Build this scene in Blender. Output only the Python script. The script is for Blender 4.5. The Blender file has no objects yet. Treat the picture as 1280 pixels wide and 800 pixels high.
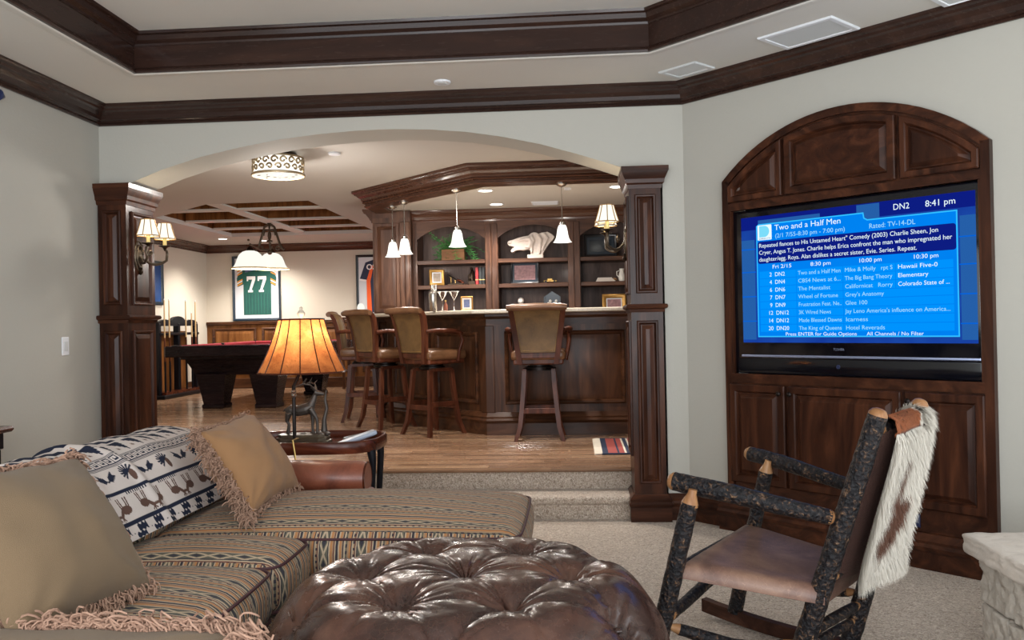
import bpy, bmesh, math, random
import numpy as np
from mathutils import Vector, Matrix, noise as mnoise

SC = bpy.context.scene
COL = SC.collection
RNG = random.Random(7)

# ------------------------------------------------------------------ camera
CAM_F, CAM_H, YAW, ROLL, PITCH = 1080.0, 1.32, -0.072, 0.020, 4 / 1080
_R = Vector((math.cos(YAW), -math.sin(YAW), 0))
_F0 = Vector((math.sin(YAW), math.cos(YAW), 0))
_Z = Vector((0, 0, 1))
_F = _F0 * math.cos(PITCH) + _Z * math.sin(PITCH)
_U = _Z * math.cos(PITCH) - _F0 * math.sin(PITCH)
_Rc = _R * math.cos(ROLL) - _U * math.sin(ROLL)
_Uc = _R * math.sin(ROLL) + _U * math.cos(ROLL)
_C = Vector((0, 0, CAM_H))
cam_data = bpy.data.cameras.new('camera')
cam = bpy.data.objects.new('camera', cam_data)
COL.objects.link(cam)
cam_data.sensor_width = 36
cam_data.lens = 36 * CAM_F / 1280
cam_data.clip_end = 60
cam.matrix_world = Matrix(((_Rc.x, _Uc.x, -_F.x, 0), (_Rc.y, _Uc.y, -_F.y, 0), (_Rc.z, _Uc.z, -_F.z, CAM_H), (0, 0, 0, 1)))
SC.camera = cam

# ------------------------------------------------------------------ light and exposure
SC.view_settings.view_transform = 'Standard'
SC.view_settings.look = 'None'
SC.view_settings.gamma = 1
SC.view_settings.use_curve_mapping = False
SC.view_settings.exposure = 0.93
world = bpy.data.worlds.new('World')
SC.world = world
world.use_nodes = True
world.node_tree.nodes['Background'].inputs[0].default_value = (0.90, 0.96, 1.0, 1)
world.node_tree.nodes['Background'].inputs[1].default_value = 1.60


def area_light(name, loc, target, sx, sy, power, color=(1, 1, 1), spread=math.pi):
    d = bpy.data.lights.new(name, 'AREA')
    d.shape = 'RECTANGLE'; d.size = sx; d.size_y = sy
    d.energy = power; d.color = color; d.spread = spread
    o = bpy.data.objects.new(name, d); COL.objects.link(o)
    o.location = loc
    o.rotation_euler = (Vector(target) - Vector(loc)).to_track_quat('-Z', 'Y').to_euler()
    return o


# cool fill added by two unseen area lights behind the viewer
area_light('added_fill_light', (-1.6, -2.6, 1.7), (-1.6, 5, 1.5), 1.5, 2.0, 45, (0.93, 0.95, 1.0))
area_light('added_fill_light', (1.1, -2.6, 1.7), (1.1, 5, 1.5), 1.5, 2.0, 45, (0.93, 0.95, 1.0))


def point_light(name, loc, power, color=(1, .78, .52), r=0.04, parent=None):
    d = bpy.data.lights.new(name, 'POINT'); d.energy = power; d.color = color; d.shadow_soft_size = r
    o = bpy.data.objects.new(name, d); COL.objects.link(o); o.location = loc
    if parent is not None:
        o.parent = parent; o.location = ROOTM.get(parent.name, Matrix()).inverted() @ Vector(loc)
    return o


def spot_light(name, loc, power, color=(1, .93, .86), angle=100, r=0.06, parent=None):
    d = bpy.data.lights.new(name, 'SPOT'); d.energy = power; d.color = color; d.shadow_soft_size = r
    d.spot_size = math.radians(angle); d.spot_blend = 0.8
    o = bpy.data.objects.new(name, d); COL.objects.link(o); o.location = loc
    if parent is not None:
        o.parent = parent; o.location = ROOTM.get(parent.name, Matrix()).inverted() @ Vector(loc)
    return o


# ------------------------------------------------------------------ small maths
def at(x, y, Y):
    """world point at depth Y that the photograph shows at pixel x, y"""
    d = _F + _Rc * ((x - 640) / CAM_F) - _Uc * ((y - 400) / CAM_F)
    return _C + d * (Y / d.y)


def atz(x, y, z):
    d = _F + _Rc * ((x - 640) / CAM_F) - _Uc * ((y - 400) / CAM_F)
    return _C + d * ((z - CAM_H) / d.z)


def lerp(a, b, t): return a + (b - a) * t


def s2l(c):
    c = c / 255
    return c / 12.92 if c <= 0.04045 else ((c + 0.055) / 1.055) ** 2.4


def rgb(r, g, b): return (s2l(r), s2l(g), s2l(b), 1)


# ------------------------------------------------------------------ node expressions
class E:
    """a socket of the node tree under construction, with arithmetic"""
    nt = None

    def __init__(self, s): self.s = s

    @staticmethod
    def node(t, **kw):
        n = E.nt.nodes.new(t)
        for k, v in kw.items(): setattr(n, k, v)
        return n

    @staticmethod
    def put(sock, v):
        if isinstance(v, E): E.nt.links.new(v.s, sock)
        elif isinstance(v, (tuple, list)) and len(v) == 4 and sock.type == 'VECTOR': sock.default_value = v[:3]
        else: sock.default_value = v

    @staticmethod
    def m(op, a, b=None, c=None):
        n = E.node('ShaderNodeMath', operation=op)
        for i, q in enumerate((a, b, c)):
            if q is not None: E.put(n.inputs[i], q)
        return E(n.outputs[0])

    def __add__(s, o): return E.m('ADD', s, o)
    def __radd__(s, o): return E.m('ADD', o, s)
    def __sub__(s, o): return E.m('SUBTRACT', s, o)
    def __rsub__(s, o): return E.m('SUBTRACT', o, s)
    def __mul__(s, o): return E.m('MULTIPLY', s, o)
    def __rmul__(s, o): return E.m('MULTIPLY', o, s)
    def __truediv__(s, o): return E.m('DIVIDE', s, o)
    def lt(s, o): return E.m('LESS_THAN', s, o)
    def gt(s, o): return E.m('GREATER_THAN', s, o)
    def fract(s): return E.m('FRACT', s)
    def abs(s): return E.m('ABSOLUTE', s)
    def sin(s): return E.m('SINE', s)
    def floor(s): return E.m('FLOOR', s)


def mn(a, b): return E.m('MINIMUM', a, b)
def mx(a, b): return E.m('MAXIMUM', a, b)


def mix(f, a, b, mode='MIX'):
    n = E.node('ShaderNodeMix', data_type='RGBA', blend_type=mode)
    E.put(n.inputs[0], f); E.put(n.inputs[6], a); E.put(n.inputs[7], b)
    return E(n.outputs[2])


def coord(kind='Object'): return E(E.node('ShaderNodeTexCoord').outputs[kind])


def sepxyz(v):
    n = E.node('ShaderNodeSeparateXYZ'); E.put(n.inputs[0], v)
    return E(n.outputs[0]), E(n.outputs[1]), E(n.outputs[2])


def combxyz(x, y, z):
    n = E.node('ShaderNodeCombineXYZ')
    for i, q in enumerate((x, y, z)): E.put(n.inputs[i], q)
    return E(n.outputs[0])


def vscale(v, s):
    n = E.node('ShaderNodeVectorMath', operation='MULTIPLY'); E.put(n.inputs[0], v); n.inputs[1].default_value = s
    return E(n.outputs[0])


def vadd(v, w):
    n = E.node('ShaderNodeVectorMath', operation='ADD'); E.put(n.inputs[0], v); E.put(n.inputs[1], w)
    return E(n.outputs[0])


def noise(v, scale=5, detail=3, rough=.5, dist=0, out=0):
    n = E.node('ShaderNodeTexNoise'); E.put(n.inputs['Vector'], v)
    n.inputs['Scale'].default_value = scale; n.inputs['Detail'].default_value = detail
    n.inputs['Roughness'].default_value = rough; n.inputs['Distortion'].default_value = dist
    return E(n.outputs[out])


def voronoi(v, scale=5, feature='F1', out='Distance'):
    n = E.node('ShaderNodeTexVoronoi', feature=feature); E.put(n.inputs['Vector'], v)
    n.inputs['Scale'].default_value = scale
    return E(n.outputs[out])


def ramp(f, stops, interp='LINEAR'):
    n = E.node('ShaderNodeValToRGB'); E.put(n.inputs[0], f)
    cr = n.color_ramp; cr.interpolation = interp
    cr.elements[0].position = stops[0][0]; cr.elements[0].color = stops[0][1]
    cr.elements[1].position = stops[-1][0]; cr.elements[1].color = stops[-1][1]
    for p, c in stops[1:-1]:
        e = cr.elements.new(p); e.color = c
    return E(n.outputs[0])


def bump(h, strength=.3, dist=.01, normal=None):
    n = E.node('ShaderNodeBump'); n.inputs['Strength'].default_value = strength
    n.inputs['Distance'].default_value = dist; E.put(n.inputs['Height'], h)
    return E(n.outputs[0])


def rnd(): return E(E.node('ShaderNodeObjectInfo').outputs['Random'])


MATS = {}


def material(name, fn):
    m = bpy.data.materials.new(name); m.use_nodes = True
    nt = m.node_tree; nt.nodes.clear(); E.nt = nt
    out = nt.nodes.new('ShaderNodeOutputMaterial')
    d = fn()
    if isinstance(d, E): nt.links.new(d.s, out.inputs[0])
    else:
        p = nt.nodes.new('ShaderNodeBsdfPrincipled')
        for k, v in d.items(): E.put(p.inputs[k], v)
        nt.links.new(p.outputs[0], out.inputs[0])
    MATS[name] = m
    return m


def plain(name, col, rough=.5, metal=0.0, var=.12, bscale=0, bstr=.1, spec=.5, coat=0.0, nscale=9, sheen=0.0):
    def f():
        v = coord()
        n = noise(v, nscale, 3)
        d = {'Base Color': mix(n, tuple(c * (1 - var) for c in col[:3]) + (1,), tuple(min(1, c * (1 + var)) for c in col[:3]) + (1,)),
             'Roughness': rough, 'Metallic': metal, 'Specular IOR Level': spec, 'Coat Weight': coat, 'Coat Roughness': .15, 'Sheen Weight': sheen}
        if bscale: d['Normal'] = bump(noise(v, bscale, 3), bstr, .01)
        return d
    return material(name, f)


def glow(name, col, strength, tint=None):
    def f():
        n = E.node('ShaderNodeEmission')
        v = coord()
        E.put(n.inputs[0], mix(noise(v, 6, 2), col, tint or col)); n.inputs[1].default_value = strength
        return E(n.outputs[0])
    return material(name, f)


def wood(name, dark, mid, light, axis='z', rough=.34, scale=1.0, coat=.03, perobj=.3, contrast=1.0):
    """stained timber, grain running along one object axis"""
    def f():
        v = coord()
        k = {'x': (.12, 1, 1), 'y': (1, .12, 1), 'z': (1, 1, .12)}[axis]
        v = vscale(v, tuple(q * scale for q in k))
        r = rnd()
        v = vadd(v, combxyz(r * 17.0, r * 9.0, r * 5.0))
        n1 = noise(v, 9, 5, .6, 1.2)
        n2 = noise(v, 70, 3, .6)
        n3 = noise(v, 2.2, 2)
        c = ramp(n1, [(.34, dark), (.5, mid), (.66, light)])
        c = mix(n2 * .55, c, dark)
        c = mix(n3 * .5, c, tuple(q * .62 for q in dark[:3]) + (1,))
        if contrast < 1: c = mix(contrast, mid, c)
        if perobj:
            c = mix(r * perobj, c, tuple(q * .5 for q in mid[:3]) + (1,))
        return {'Base Color': c, 'Roughness': n2 * .12 + (rough - .04), 'Specular IOR Level': .18, 'Coat Weight': coat, 'Coat Roughness': .12,
                'Normal': bump(n2, .03, .004)}
    return material(name, f)


# ------------------------------------------------------------------ meshes
class MB:
    """vertices and faces of one part"""
    def __init__(self): self.v, self.f = [], []

    def add(self, vs, fs):
        o = len(self.v)
        self.v += [tuple(p) for p in vs]
        self.f += [tuple(i + o for i in q) for q in fs]
        return self

    def box(self, x0, x1, y0, y1, z0, z1, b=0.0):
        if x0 > x1: x0, x1 = x1, x0
        if y0 > y1: y0, y1 = y1, y0
        if z0 > z1: z0, z1 = z1, z0
        return self.obox(((x0 + x1) / 2, (y0 + y1) / 2, (z0 + z1) / 2), ((x1 - x0) / 2, 0, 0), (0, (y1 - y0) / 2, 0), (0, 0, (z1 - z0) / 2), b)

    def obox(self, c, ax, ay, az, b=0.0):
        c, A = Vector(c), [Vector(ax), Vector(ay), Vector(az)]
        L = [a.length for a in A]
        if b <= 0:
            vs = [c + A[0] * i + A[1] * j + A[2] * k for i in (-1, 1) for j in (-1, 1) for k in (-1, 1)]
            fs = [(0, 1, 3, 2), (4, 6, 7, 5), (0, 4, 5, 1), (2, 3, 7, 6), (0, 2, 6, 4), (1, 5, 7, 3)]
            return self.add(vs, fs)
        b = min(b, min(L) * .95)
        ins = [(l - b) / l for l in L]
        vs, idx = [], {}
        for i in (-1, 1):
            for j in (-1, 1):
                for k in (-1, 1):
                    sg = (i, j, k)
                    for a in range(3):
                        idx[sg, a] = len(vs)
                        p = c.copy()
                        for q in range(3): p += A[q] * sg[q] * (1 if q == a else ins[q])
                        vs.append(p)
        fs = []
        for a in range(3):
            u, w = (a + 1) % 3, (a + 2) % 3
            for sa in (-1, 1):
                q = []
                for su, sw in ((-1, -1), (1, -1), (1, 1), (-1, 1)):
                    g = [0, 0, 0]; g[a] = sa; g[u] = su; g[w] = sw
                    q.append(idx[tuple(g), a])
                fs.append(q)
            for su in (-1, 1):
                for sw in (-1, 1):
                    g1 = [0, 0, 0]; g1[a] = -1; g1[u] = su; g1[w] = sw
                    g2 = list(g1); g2[a] = 1
                    g1, g2 = tuple(g1), tuple(g2)
                    fs.append((idx[g1, u], idx[g2, u], idx[g2, w], idx[g1, w]))
        for i in (-1, 1):
            for j in (-1, 1):
                for k in (-1, 1): fs.append((idx[(i, j, k), 0], idx[(i, j, k), 1], idx[(i, j, k), 2]))
        return self.add(vs, fs)

    def bar(self, p, q, w, d, up=(0, 0, 1), b=0.0):
        """rectangular bar from p to q"""
        p, q = Vector(p), Vector(q)
        z = (q - p) / 2
        u = Vector(up).cross(z)
        if u.length < 1e-6: u = Vector((1, 0, 0)).cross(z)
        u.normalize(); w2 = z.cross(u).normalized()
        return self.obox((p + q) / 2, u * (w / 2), w2 * (d / 2), z, b)

    def tube(self, pts, r, n=8, cap=True, closed=False):
        P = [Vector(p) for p in pts]
        m = len(P)
        R = r if isinstance(r, (list, tuple)) else [r] * m
        T = []
        for i in range(m):
            if closed: t = P[(i + 1) % m] - P[i - 1]
            else: t = P[min(i + 1, m - 1)] - P[max(i - 1, 0)]
            T.append(t.normalized() if t.length > 1e-9 else Vector((0, 0, 1)))
        u = T[0].orthogonal().normalized()
        vs, fs = [], []
        for i in range(m):
            if i:
                u = (u - T[i] * u.dot(T[i]))
                u = u.normalized() if u.length > 1e-6 else T[i].orthogonal().normalized()
            w = T[i].cross(u)
            for k in range(n):
                a = 2 * math.pi * k / n
                vs.append(P[i] + (u * math.cos(a) + w * math.sin(a)) * R[i])
        for i in range(m if closed else m - 1):
            j = (i + 1) % m
            for k in range(n):
                k2 = (k + 1) % n
                fs.append((i * n + k, i * n + k2, j * n + k2, j * n + k))
        if cap and not closed:
            fs.append(tuple(range(n - 1, -1, -1))); fs.append(tuple((m - 1) * n + k for k in range(n)))
        return self.add(vs, fs)

    def lathe(self, prof, c=(0, 0, 0), n=20, axis=(0, 0, 1), sx=1.0, sy=1.0):
        a = Vector(axis).normalized()
        q = Vector((0, 0, 1)).rotation_difference(a)
        c = Vector(c)
        vs, fs = [], []
        for r, z in prof:
            for k in range(n):
                t = 2 * math.pi * k / n
                vs.append(c + q @ Vector((r * math.cos(t) * sx, r * math.sin(t) * sy, z)))
        for i in range(len(prof) - 1):
            for k in range(n):
                k2 = (k + 1) % n
                fs.append((i * n + k, i * n + k2, (i + 1) * n + k2, (i + 1) * n + k))
        if prof[0][0] > 1e-6: fs.append(tuple(range(n - 1, -1, -1)))
        if prof[-1][0] > 1e-6: fs.append(tuple((len(prof) - 1) * n + k for k in range(n)))
        return self.add(vs, fs)

    def sphere(self, c, r, nu=14, nv=8, s=(1, 1, 1)):
        prof = [(max(1e-5, r * math.sin(math.pi * i / nv)), -r * math.cos(math.pi * i / nv)) for i in range(nv + 1)]
        vs, fs = [], []
        for q, z in prof:
            for k in range(nu):
                t = 2 * math.pi * k / nu
                vs.append((c[0] + q * math.cos(t) * s[0], c[1] + q * math.sin(t) * s[1], c[2] + z * s[2]))
        for i in range(nv):
            for k in range(nu):
                k2 = (k + 1) % nu
                fs.append((i * nu + k, i * nu + k2, (i + 1) * nu + k2, (i + 1) * nu + k))
        return self.add(vs, fs)

    def prism(self, poly, fr, d0, d1):
        """polygon (s, z) extruded along the frame normal from d0 to d1"""
        n = len(poly)
        vs = [fr(s, z, d0) for s, z in poly] + [fr(s, z, d1) for s, z in poly]
        fs = [tuple(range(n - 1, -1, -1)), tuple(range(n, 2 * n))]
        fs += [(i, (i + 1) % n, n + (i + 1) % n, n + i) for i in range(n)]
        return self.add(vs, fs)

    def rings(self, poly, steps, fr, cap=True, base=True):
        """stacked inset copies of a polygon: steps = [(inset, depth)]"""
        n = len(poly)
        vs, fs = [], []
        for k, (ins, d) in enumerate(steps):
            for s, z in inset(poly, ins): vs.append(fr(s, z, d))
            if k:
                o, p = (k - 1) * n, k * n
                fs += [(o + i, o + (i + 1) % n, p + (i + 1) % n, p + i) for i in range(n)]
        if base: fs.append(tuple(range(n - 1, -1, -1)))
        if cap: fs.append(tuple((len(steps) - 1) * n + i for i in range(n)))
        return self.add(vs, fs)

    def sweep(self, prof, path, closed=False, cap=True):
        """profile (offset to the left of travel, z) swept along a plan path with mitres"""
        P = [Vector((p[0], p[1])) for p in path]
        m, n = len(P), len(prof)
        vs, fs = [], []
        for i in range(m):
            a = P[i] - P[i - 1] if (i or closed) else P[1] - P[0]
            b = P[(i + 1) % m] - P[i] if (i < m - 1 or closed) else P[i] - P[i - 1]
            a.normalize(); b.normalize()
            na, nb = Vector((-a.y, a.x)), Vector((-b.y, b.x))
            mt = na + nb
            mt = mt / max(1e-6, mt.length_squared) * 2
            for d, z in prof: vs.append((P[i].x + mt.x * d, P[i].y + mt.y * d, z))
        for i in range(m if closed else m - 1):
            j = (i + 1) % m
            for k in range(n - 1):
                fs.append((i * n + k, i * n + k + 1, j * n + k + 1, j * n + k))
        if cap and not closed:
            fs.append(tuple(range(n))); fs.append(tuple((m - 1) * n + k for k in range(n - 1, -1, -1)))
        return self.add(vs, fs)

    def grid(self, fn, nu, nv, cu=False, cv=False):
        vs = [fn(i / (nu if cu else nu - 1), j / (nv if cv else nv - 1)) for i in range(nu) for j in range(nv)]
        fs = []
        for i in range(nu if cu else nu - 1):
            for j in range(nv if cv else nv - 1):
                a, b = (i + 1) % nu, (j + 1) % nv
                fs.append((i * nv + j, a * nv + j, a * nv + b, i * nv + b))
        return self.add(vs, fs)

    def rbox(self, c, half, r, bulge=0.0, n=7, k=4, side=0.0):
        """soft cushion: rounded box with crowned top"""
        def ax(h):
            e = [h - r + r * math.sin(math.pi / 2 * i / k) for i in range(k + 1)]
            inner = [lerp(-(h - r), h - r, i / n) for i in range(n + 1)]
            return sorted(set([round(-q, 6) for q in e] + [round(q, 6) for q in inner] + [round(q, 6) for q in e]))
        X, Y, Zs = ax(half[0]), ax(half[1]), ax(half[2])
        idx, vs, fs = {}, [], []

        def put(p):
            if p in idx: return idx[p]
            q = Vector(p)
            core = Vector([max(-(h - r), min(h - r, a)) for a, h in zip(q, half)])
            d = q - core
            pos = core + (d.normalized() * r if d.length > 1e-9 else d)
            fx, fy, fz = [1 - min(1, abs(a) / h) ** 2 for a, h in zip(pos, half)]
            pos.z += bulge * fx * fy * (1 if pos.z > 0 else -.25)
            pos.x += side * fy * fz * (1 if pos.x > 0 else -1)
            pos.y += side * fx * fz * (1 if pos.y > 0 else -1)
            idx[p] = len(vs); vs.append((c[0] + pos.x, c[1] + pos.y, c[2] + pos.z))
            return idx[p]
        for A, B, fix, h in ((X, Y, 2, half[2]), (Y, Zs, 0, half[0]), (X, Zs, 1, half[1])):
            for sgn in (-1, 1):
                hh = round(h * sgn, 6)
                for i in range(len(A) - 1):
                    for j in range(len(B) - 1):
                        q = []
                        for a, b in ((A[i], B[j]), (A[i + 1], B[j]), (A[i + 1], B[j + 1]), (A[i], B[j + 1])):
                            p = (a, b, hh) if fix == 2 else ((hh, a, b) if fix == 0 else (a, hh, b))
                            q.append(put(p))
                        fs.append(q)
        return self.add(vs, fs)

    def xform(self, m):
        self.v = [tuple(m @ Vector(p)) for p in self.v]
        return self

    def build(self, name, mat, parent=None, label=None, cat=None, group=None, kind=None, smooth=35, world=False, colors=None):
        vs = self.v
        top = parent is None
        off = Vector((0, 0, 0))
        if top and vs:
            a = np.array(vs); lo, hi = a.min(0), a.max(0)
            off = Vector(((lo[0] + hi[0]) / 2, (lo[1] + hi[1]) / 2, lo[2]))
            vs = [(p[0] - off.x, p[1] - off.y, p[2] - off.z) for p in vs]
        elif world:
            inv = ROOTM[parent.name].inverted()
            vs = [tuple(inv @ Vector(p)) for p in vs]
        me = bpy.data.meshes.new(name)
        me.from_pydata(vs, [], self.f)
        bm = bmesh.new(); bm.from_mesh(me)
        bmesh.ops.recalc_face_normals(bm, faces=bm.faces); bm.to_mesh(me); bm.free()
        if colors is not None:
            ca = me.color_attributes.new('print', 'FLOAT_COLOR', 'POINT')
            ca.data.foreach_set('color', np.array(colors, dtype=np.float32).ravel())
        if name in ('panel', 'panel_moulding', 'door', 'stile', 'corner_stile', 'cupboard_door', 'crown', 'bead', 'capital', 'plinth', 'mid_ledge', 'base_moulding') or name.startswith('trim_'): smooth = 13
        if smooth:
            me.shade_smooth(); me.set_sharp_from_angle(angle=math.radians(smooth))
        me.materials.append(MATS[mat] if isinstance(mat, str) else mat)
        o = bpy.data.objects.new(name, me); COL.objects.link(o)
        o.location = off
        if parent is not None:
            o.parent = parent
            ROOTM[o.name] = ROOTM.get(parent.name, Matrix())
        else:
            ROOTM[o.name] = Matrix.Translation(off)
        props(o, label, cat, group, kind)
        return o


ROOTM = {}


def props(o, label=None, cat=None, group=None, kind=None):
    if label: o['label'] = label
    if cat: o['category'] = cat
    if group: o['group'] = group
    if kind: o['kind'] = kind


def thing(name, label, cat, loc=(0, 0, 0), rz=0.0, group=None, kind=None):
    o = bpy.data.objects.new(name, None); COL.objects.link(o)
    o.empty_display_size = .1
    o.location = loc; o.rotation_euler = (0, 0, rz)
    ROOTM[o.name] = Matrix.Translation(Vector(loc)) @ Matrix.Rotation(rz, 4, 'Z')
    props(o, label, cat, group, kind)
    return o


def copy_tree(o, loc, rz=None, label=None, parent=None):
    c = o.copy(); COL.objects.link(c)
    if parent is None:
        c.location = loc
        if rz is not None: c.rotation_euler = (0, 0, rz)
        ROOTM[c.name] = Matrix.Translation(Vector(loc)) @ Matrix.Rotation(rz or 0, 4, 'Z')
        if label: c['label'] = label
    else: c.parent = parent
    for ch in list(o.children):
        copy_tree(ch, None, parent=c)
    return c


def inset(poly, d):
    if d == 0: return list(poly)
    n = len(poly)
    area = sum(poly[i][0] * poly[(i + 1) % n][1] - poly[(i + 1) % n][0] * poly[i][1] for i in range(n))
    sg = 1 if area > 0 else -1
    out = []
    for i in range(n):
        p, q, r = Vector(poly[i - 1]), Vector(poly[i]), Vector(poly[(i + 1) % n])
        a, b = (q - p).normalized(), (r - q).normalized()
        na, nb = Vector((-a.y, a.x)) * sg, Vector((-b.y, b.x)) * sg
        mt = na + nb
        mt = mt / max(.15, mt.length_squared) * 2
        out.append((q.x + mt.x * d, q.y + mt.y * d))
    return out


def frame(p, t, n):
    p, t, n = Vector(p), Vector(t).normalized(), Vector(n).normalized()
    return lambda s, z, d: p + t * s + n * d + Vector((0, 0, z))


def rect(s0, s1, z0, z1): return [(s0, z0), (s1, z0), (s1, z1), (s0, z1)]


def arc_pts(c, r, a0, a1, n): return [(c[0] + r * math.cos(lerp(a0, a1, i / n)), c[1] + r * math.sin(lerp(a0, a1, i / n))) for i in range(n + 1)]


FONTCACHE = {}


def text_into(mb, s, fr, x, z, size, d=.001, align='LEFT', width=None, bold=0.0, thick=0.0):
    cu = bpy.data.curves.new('t', 'FONT'); cu.body = s; cu.size = size; cu.align_x = align
    cu.offset = bold; cu.extrude = thick; cu.resolution_u = 3
    ob = bpy.data.objects.new('t', cu)
    me = bpy.data.meshes.new_from_object(ob)
    vs = [v.co.copy() for v in me.vertices]
    if not vs:
        return
    x0 = min(v.x for v in vs); x1 = max(v.x for v in vs)
    k = 1.0 if not width else width / max(1e-6, x1 - x0)
    mb.add([fr(x + v.x * k, z + v.y, d + v.z) for v in vs], [tuple(p.vertices) for p in me.polygons])
    bpy.data.objects.remove(ob); bpy.data.curves.remove(cu); bpy.data.meshes.remove(me)


# ------------------------------------------------------------------ materials
def _wall(c1, c2, bs=.25):
    def f():
        v = coord()
        n = noise(v, 1.3, 3); b = noise(v, 55, 4, .6)
        return {'Base Color': mix(n, c1, c2), 'Roughness': .85, 'Specular IOR Level': .25, 'Normal': bump(b, bs, .004)}
    return f


material('wall_paint', _wall(rgb(173, 170, 161), rgb(180, 177, 168)))
material('bar_wall_paint', _wall(rgb(202, 194, 178), rgb(208, 200, 185)))
material('ceiling_paint', _wall(rgb(200, 196, 188), rgb(206, 202, 195), .15))
material('bar_ceiling_paint', _wall(rgb(186, 181, 174), rgb(192, 187, 180), .15))
wood('cabinet_wood_z', rgb(38, 20, 14), rgb(74, 42, 28), rgb(108, 64, 42), 'z', .28)
wood('cabinet_wood_x', rgb(38, 20, 14), rgb(74, 42, 28), rgb(108, 64, 42), 'x', .28)
wood('beam_wood_x', rgb(26, 17, 15), rgb(52, 34, 28), rgb(80, 54, 42), 'x', .24, coat=.3, perobj=.1, contrast=.45)
wood('beam_wood_y', rgb(26, 17, 15), rgb(52, 34, 28), rgb(80, 54, 42), 'y', .24, coat=.3, perobj=.1, contrast=.45)
wood('bar_wood_z', rgb(44, 25, 15), rgb(88, 54, 34), rgb(120, 78, 50), 'z', .32)
wood('bar_wood_x', rgb(44, 25, 15), rgb(88, 54, 34), rgb(120, 78, 50), 'x', .32)
wood('shelf_wood_z', rgb(52, 32, 22), rgb(98, 66, 50), rgb(126, 90, 68), 'z', .4)
wood('shelf_wood_x', rgb(52, 32, 22), rgb(98, 66, 50), rgb(126, 90, 68), 'x', .4)
wood('moulding_wood', rgb(40, 24, 18), rgb(82, 52, 38), rgb(112, 74, 54), 'x', .24, coat=.3, perobj=.1, contrast=.4)
wood('shelf_back_wood', rgb(74, 58, 52), rgb(118, 96, 88), rgb(144, 120, 108), 'z', .5)
wood('wainscot_wood', rgb(84, 48, 22), rgb(138, 88, 46), rgb(170, 114, 64), 'z', .35)
wood('stool_wood', rgb(54, 26, 16), rgb(98, 52, 34), rgb(134, 80, 56), 'z', .32)
wood('pool_wood', rgb(18, 14, 18), rgb(38, 26, 28), rgb(58, 40, 38), 'x', .25)
wood('ebony_wood', rgb(10, 12, 18), rgb(22, 22, 28), rgb(36, 32, 34), 'z', .3)
wood('table_wood', rgb(40, 18, 12), rgb(92, 44, 28), rgb(128, 66, 42), 'x', .22)
wood('cue_maple', rgb(196, 160, 112), rgb(222, 190, 142), rgb(236, 210, 168), 'z', .3)
wood('box_wood', rgb(96, 62, 38), rgb(140, 98, 64), rgb(168, 124, 84), 'x', .6)
wood('cut_wood', rgb(120, 80, 50), rgb(160, 116, 78), rgb(190, 148, 106), 'z', .32)
wood('rocker_board', rgb(44, 26, 20), rgb(80, 50, 38), rgb(110, 74, 58), 'x', .4)


def _plank():
    g = E.node('ShaderNodeNewGeometry')
    px_, py_, pz_ = sepxyz(E(g.outputs['Position']))
    row = ((py_ - 6.06) / .105).floor()
    w1 = E.node('ShaderNodeTexWhiteNoise', noise_dimensions='1D'); E.put(w1.inputs['W'], row)
    seg = (px_ * .8 + E(w1.outputs['Value']) * 7.0).floor()
    w2 = E.node('ShaderNodeTexWhiteNoise', noise_dimensions='2D'); E.put(w2.inputs['Vector'], combxyz(row, seg, 0.0))
    r = (rnd() + E(w2.outputs['Value']) * .9).fract()
    v = vadd(vscale(coord(), (.16, 1, 1)), combxyz(r * 13.0, r * 31.0, 0.0))
    n1 = noise(v, 12, 5, .62, 1.5); n2 = noise(v, 90, 3)
    c = ramp(n1, [(.25, rgb(112, 84, 64)), (.5, rgb(154, 122, 96)), (.78, rgb(188, 156, 128))])
    c = mix(n2 * .3, c, rgb(92, 64, 44))
    c = mix(.62, c, ramp(r, [(0, rgb(190, 154, 120)), (.25, rgb(132, 98, 74)), (.5, rgb(172, 134, 104)), (.75, rgb(108, 78, 58)), (1, rgb(150, 112, 82))]))
    return {'Base Color': c, 'Roughness': n1 * .12 + .2, 'Coat Weight': .35, 'Coat Roughness': .14, 'Normal': bump(n1, .12, .004)}


material('floor_plank', _plank)


def _carpet(ca, cb, cc):
    def f():
        v = coord()
        n1 = noise(v, 62, 4, .75, 1.6); n2 = noise(v, 3, 2); n3 = voronoi(v, 70)
        c = ramp(n1, [(.36, ca), (.5, cb), (.64, cc)])
        c = mix(n2 * .25, c, ca)
        return {'Base Color': c, 'Roughness': .95, 'Specular IOR Level': .1, 'Sheen Weight': .25,
                'Normal': bump(n1 + n3 * .7, .9, .012)}
    return f


material('carpet', _carpet(rgb(138, 120, 104), rgb(200, 182, 164), rgb(236, 224, 210)))


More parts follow.
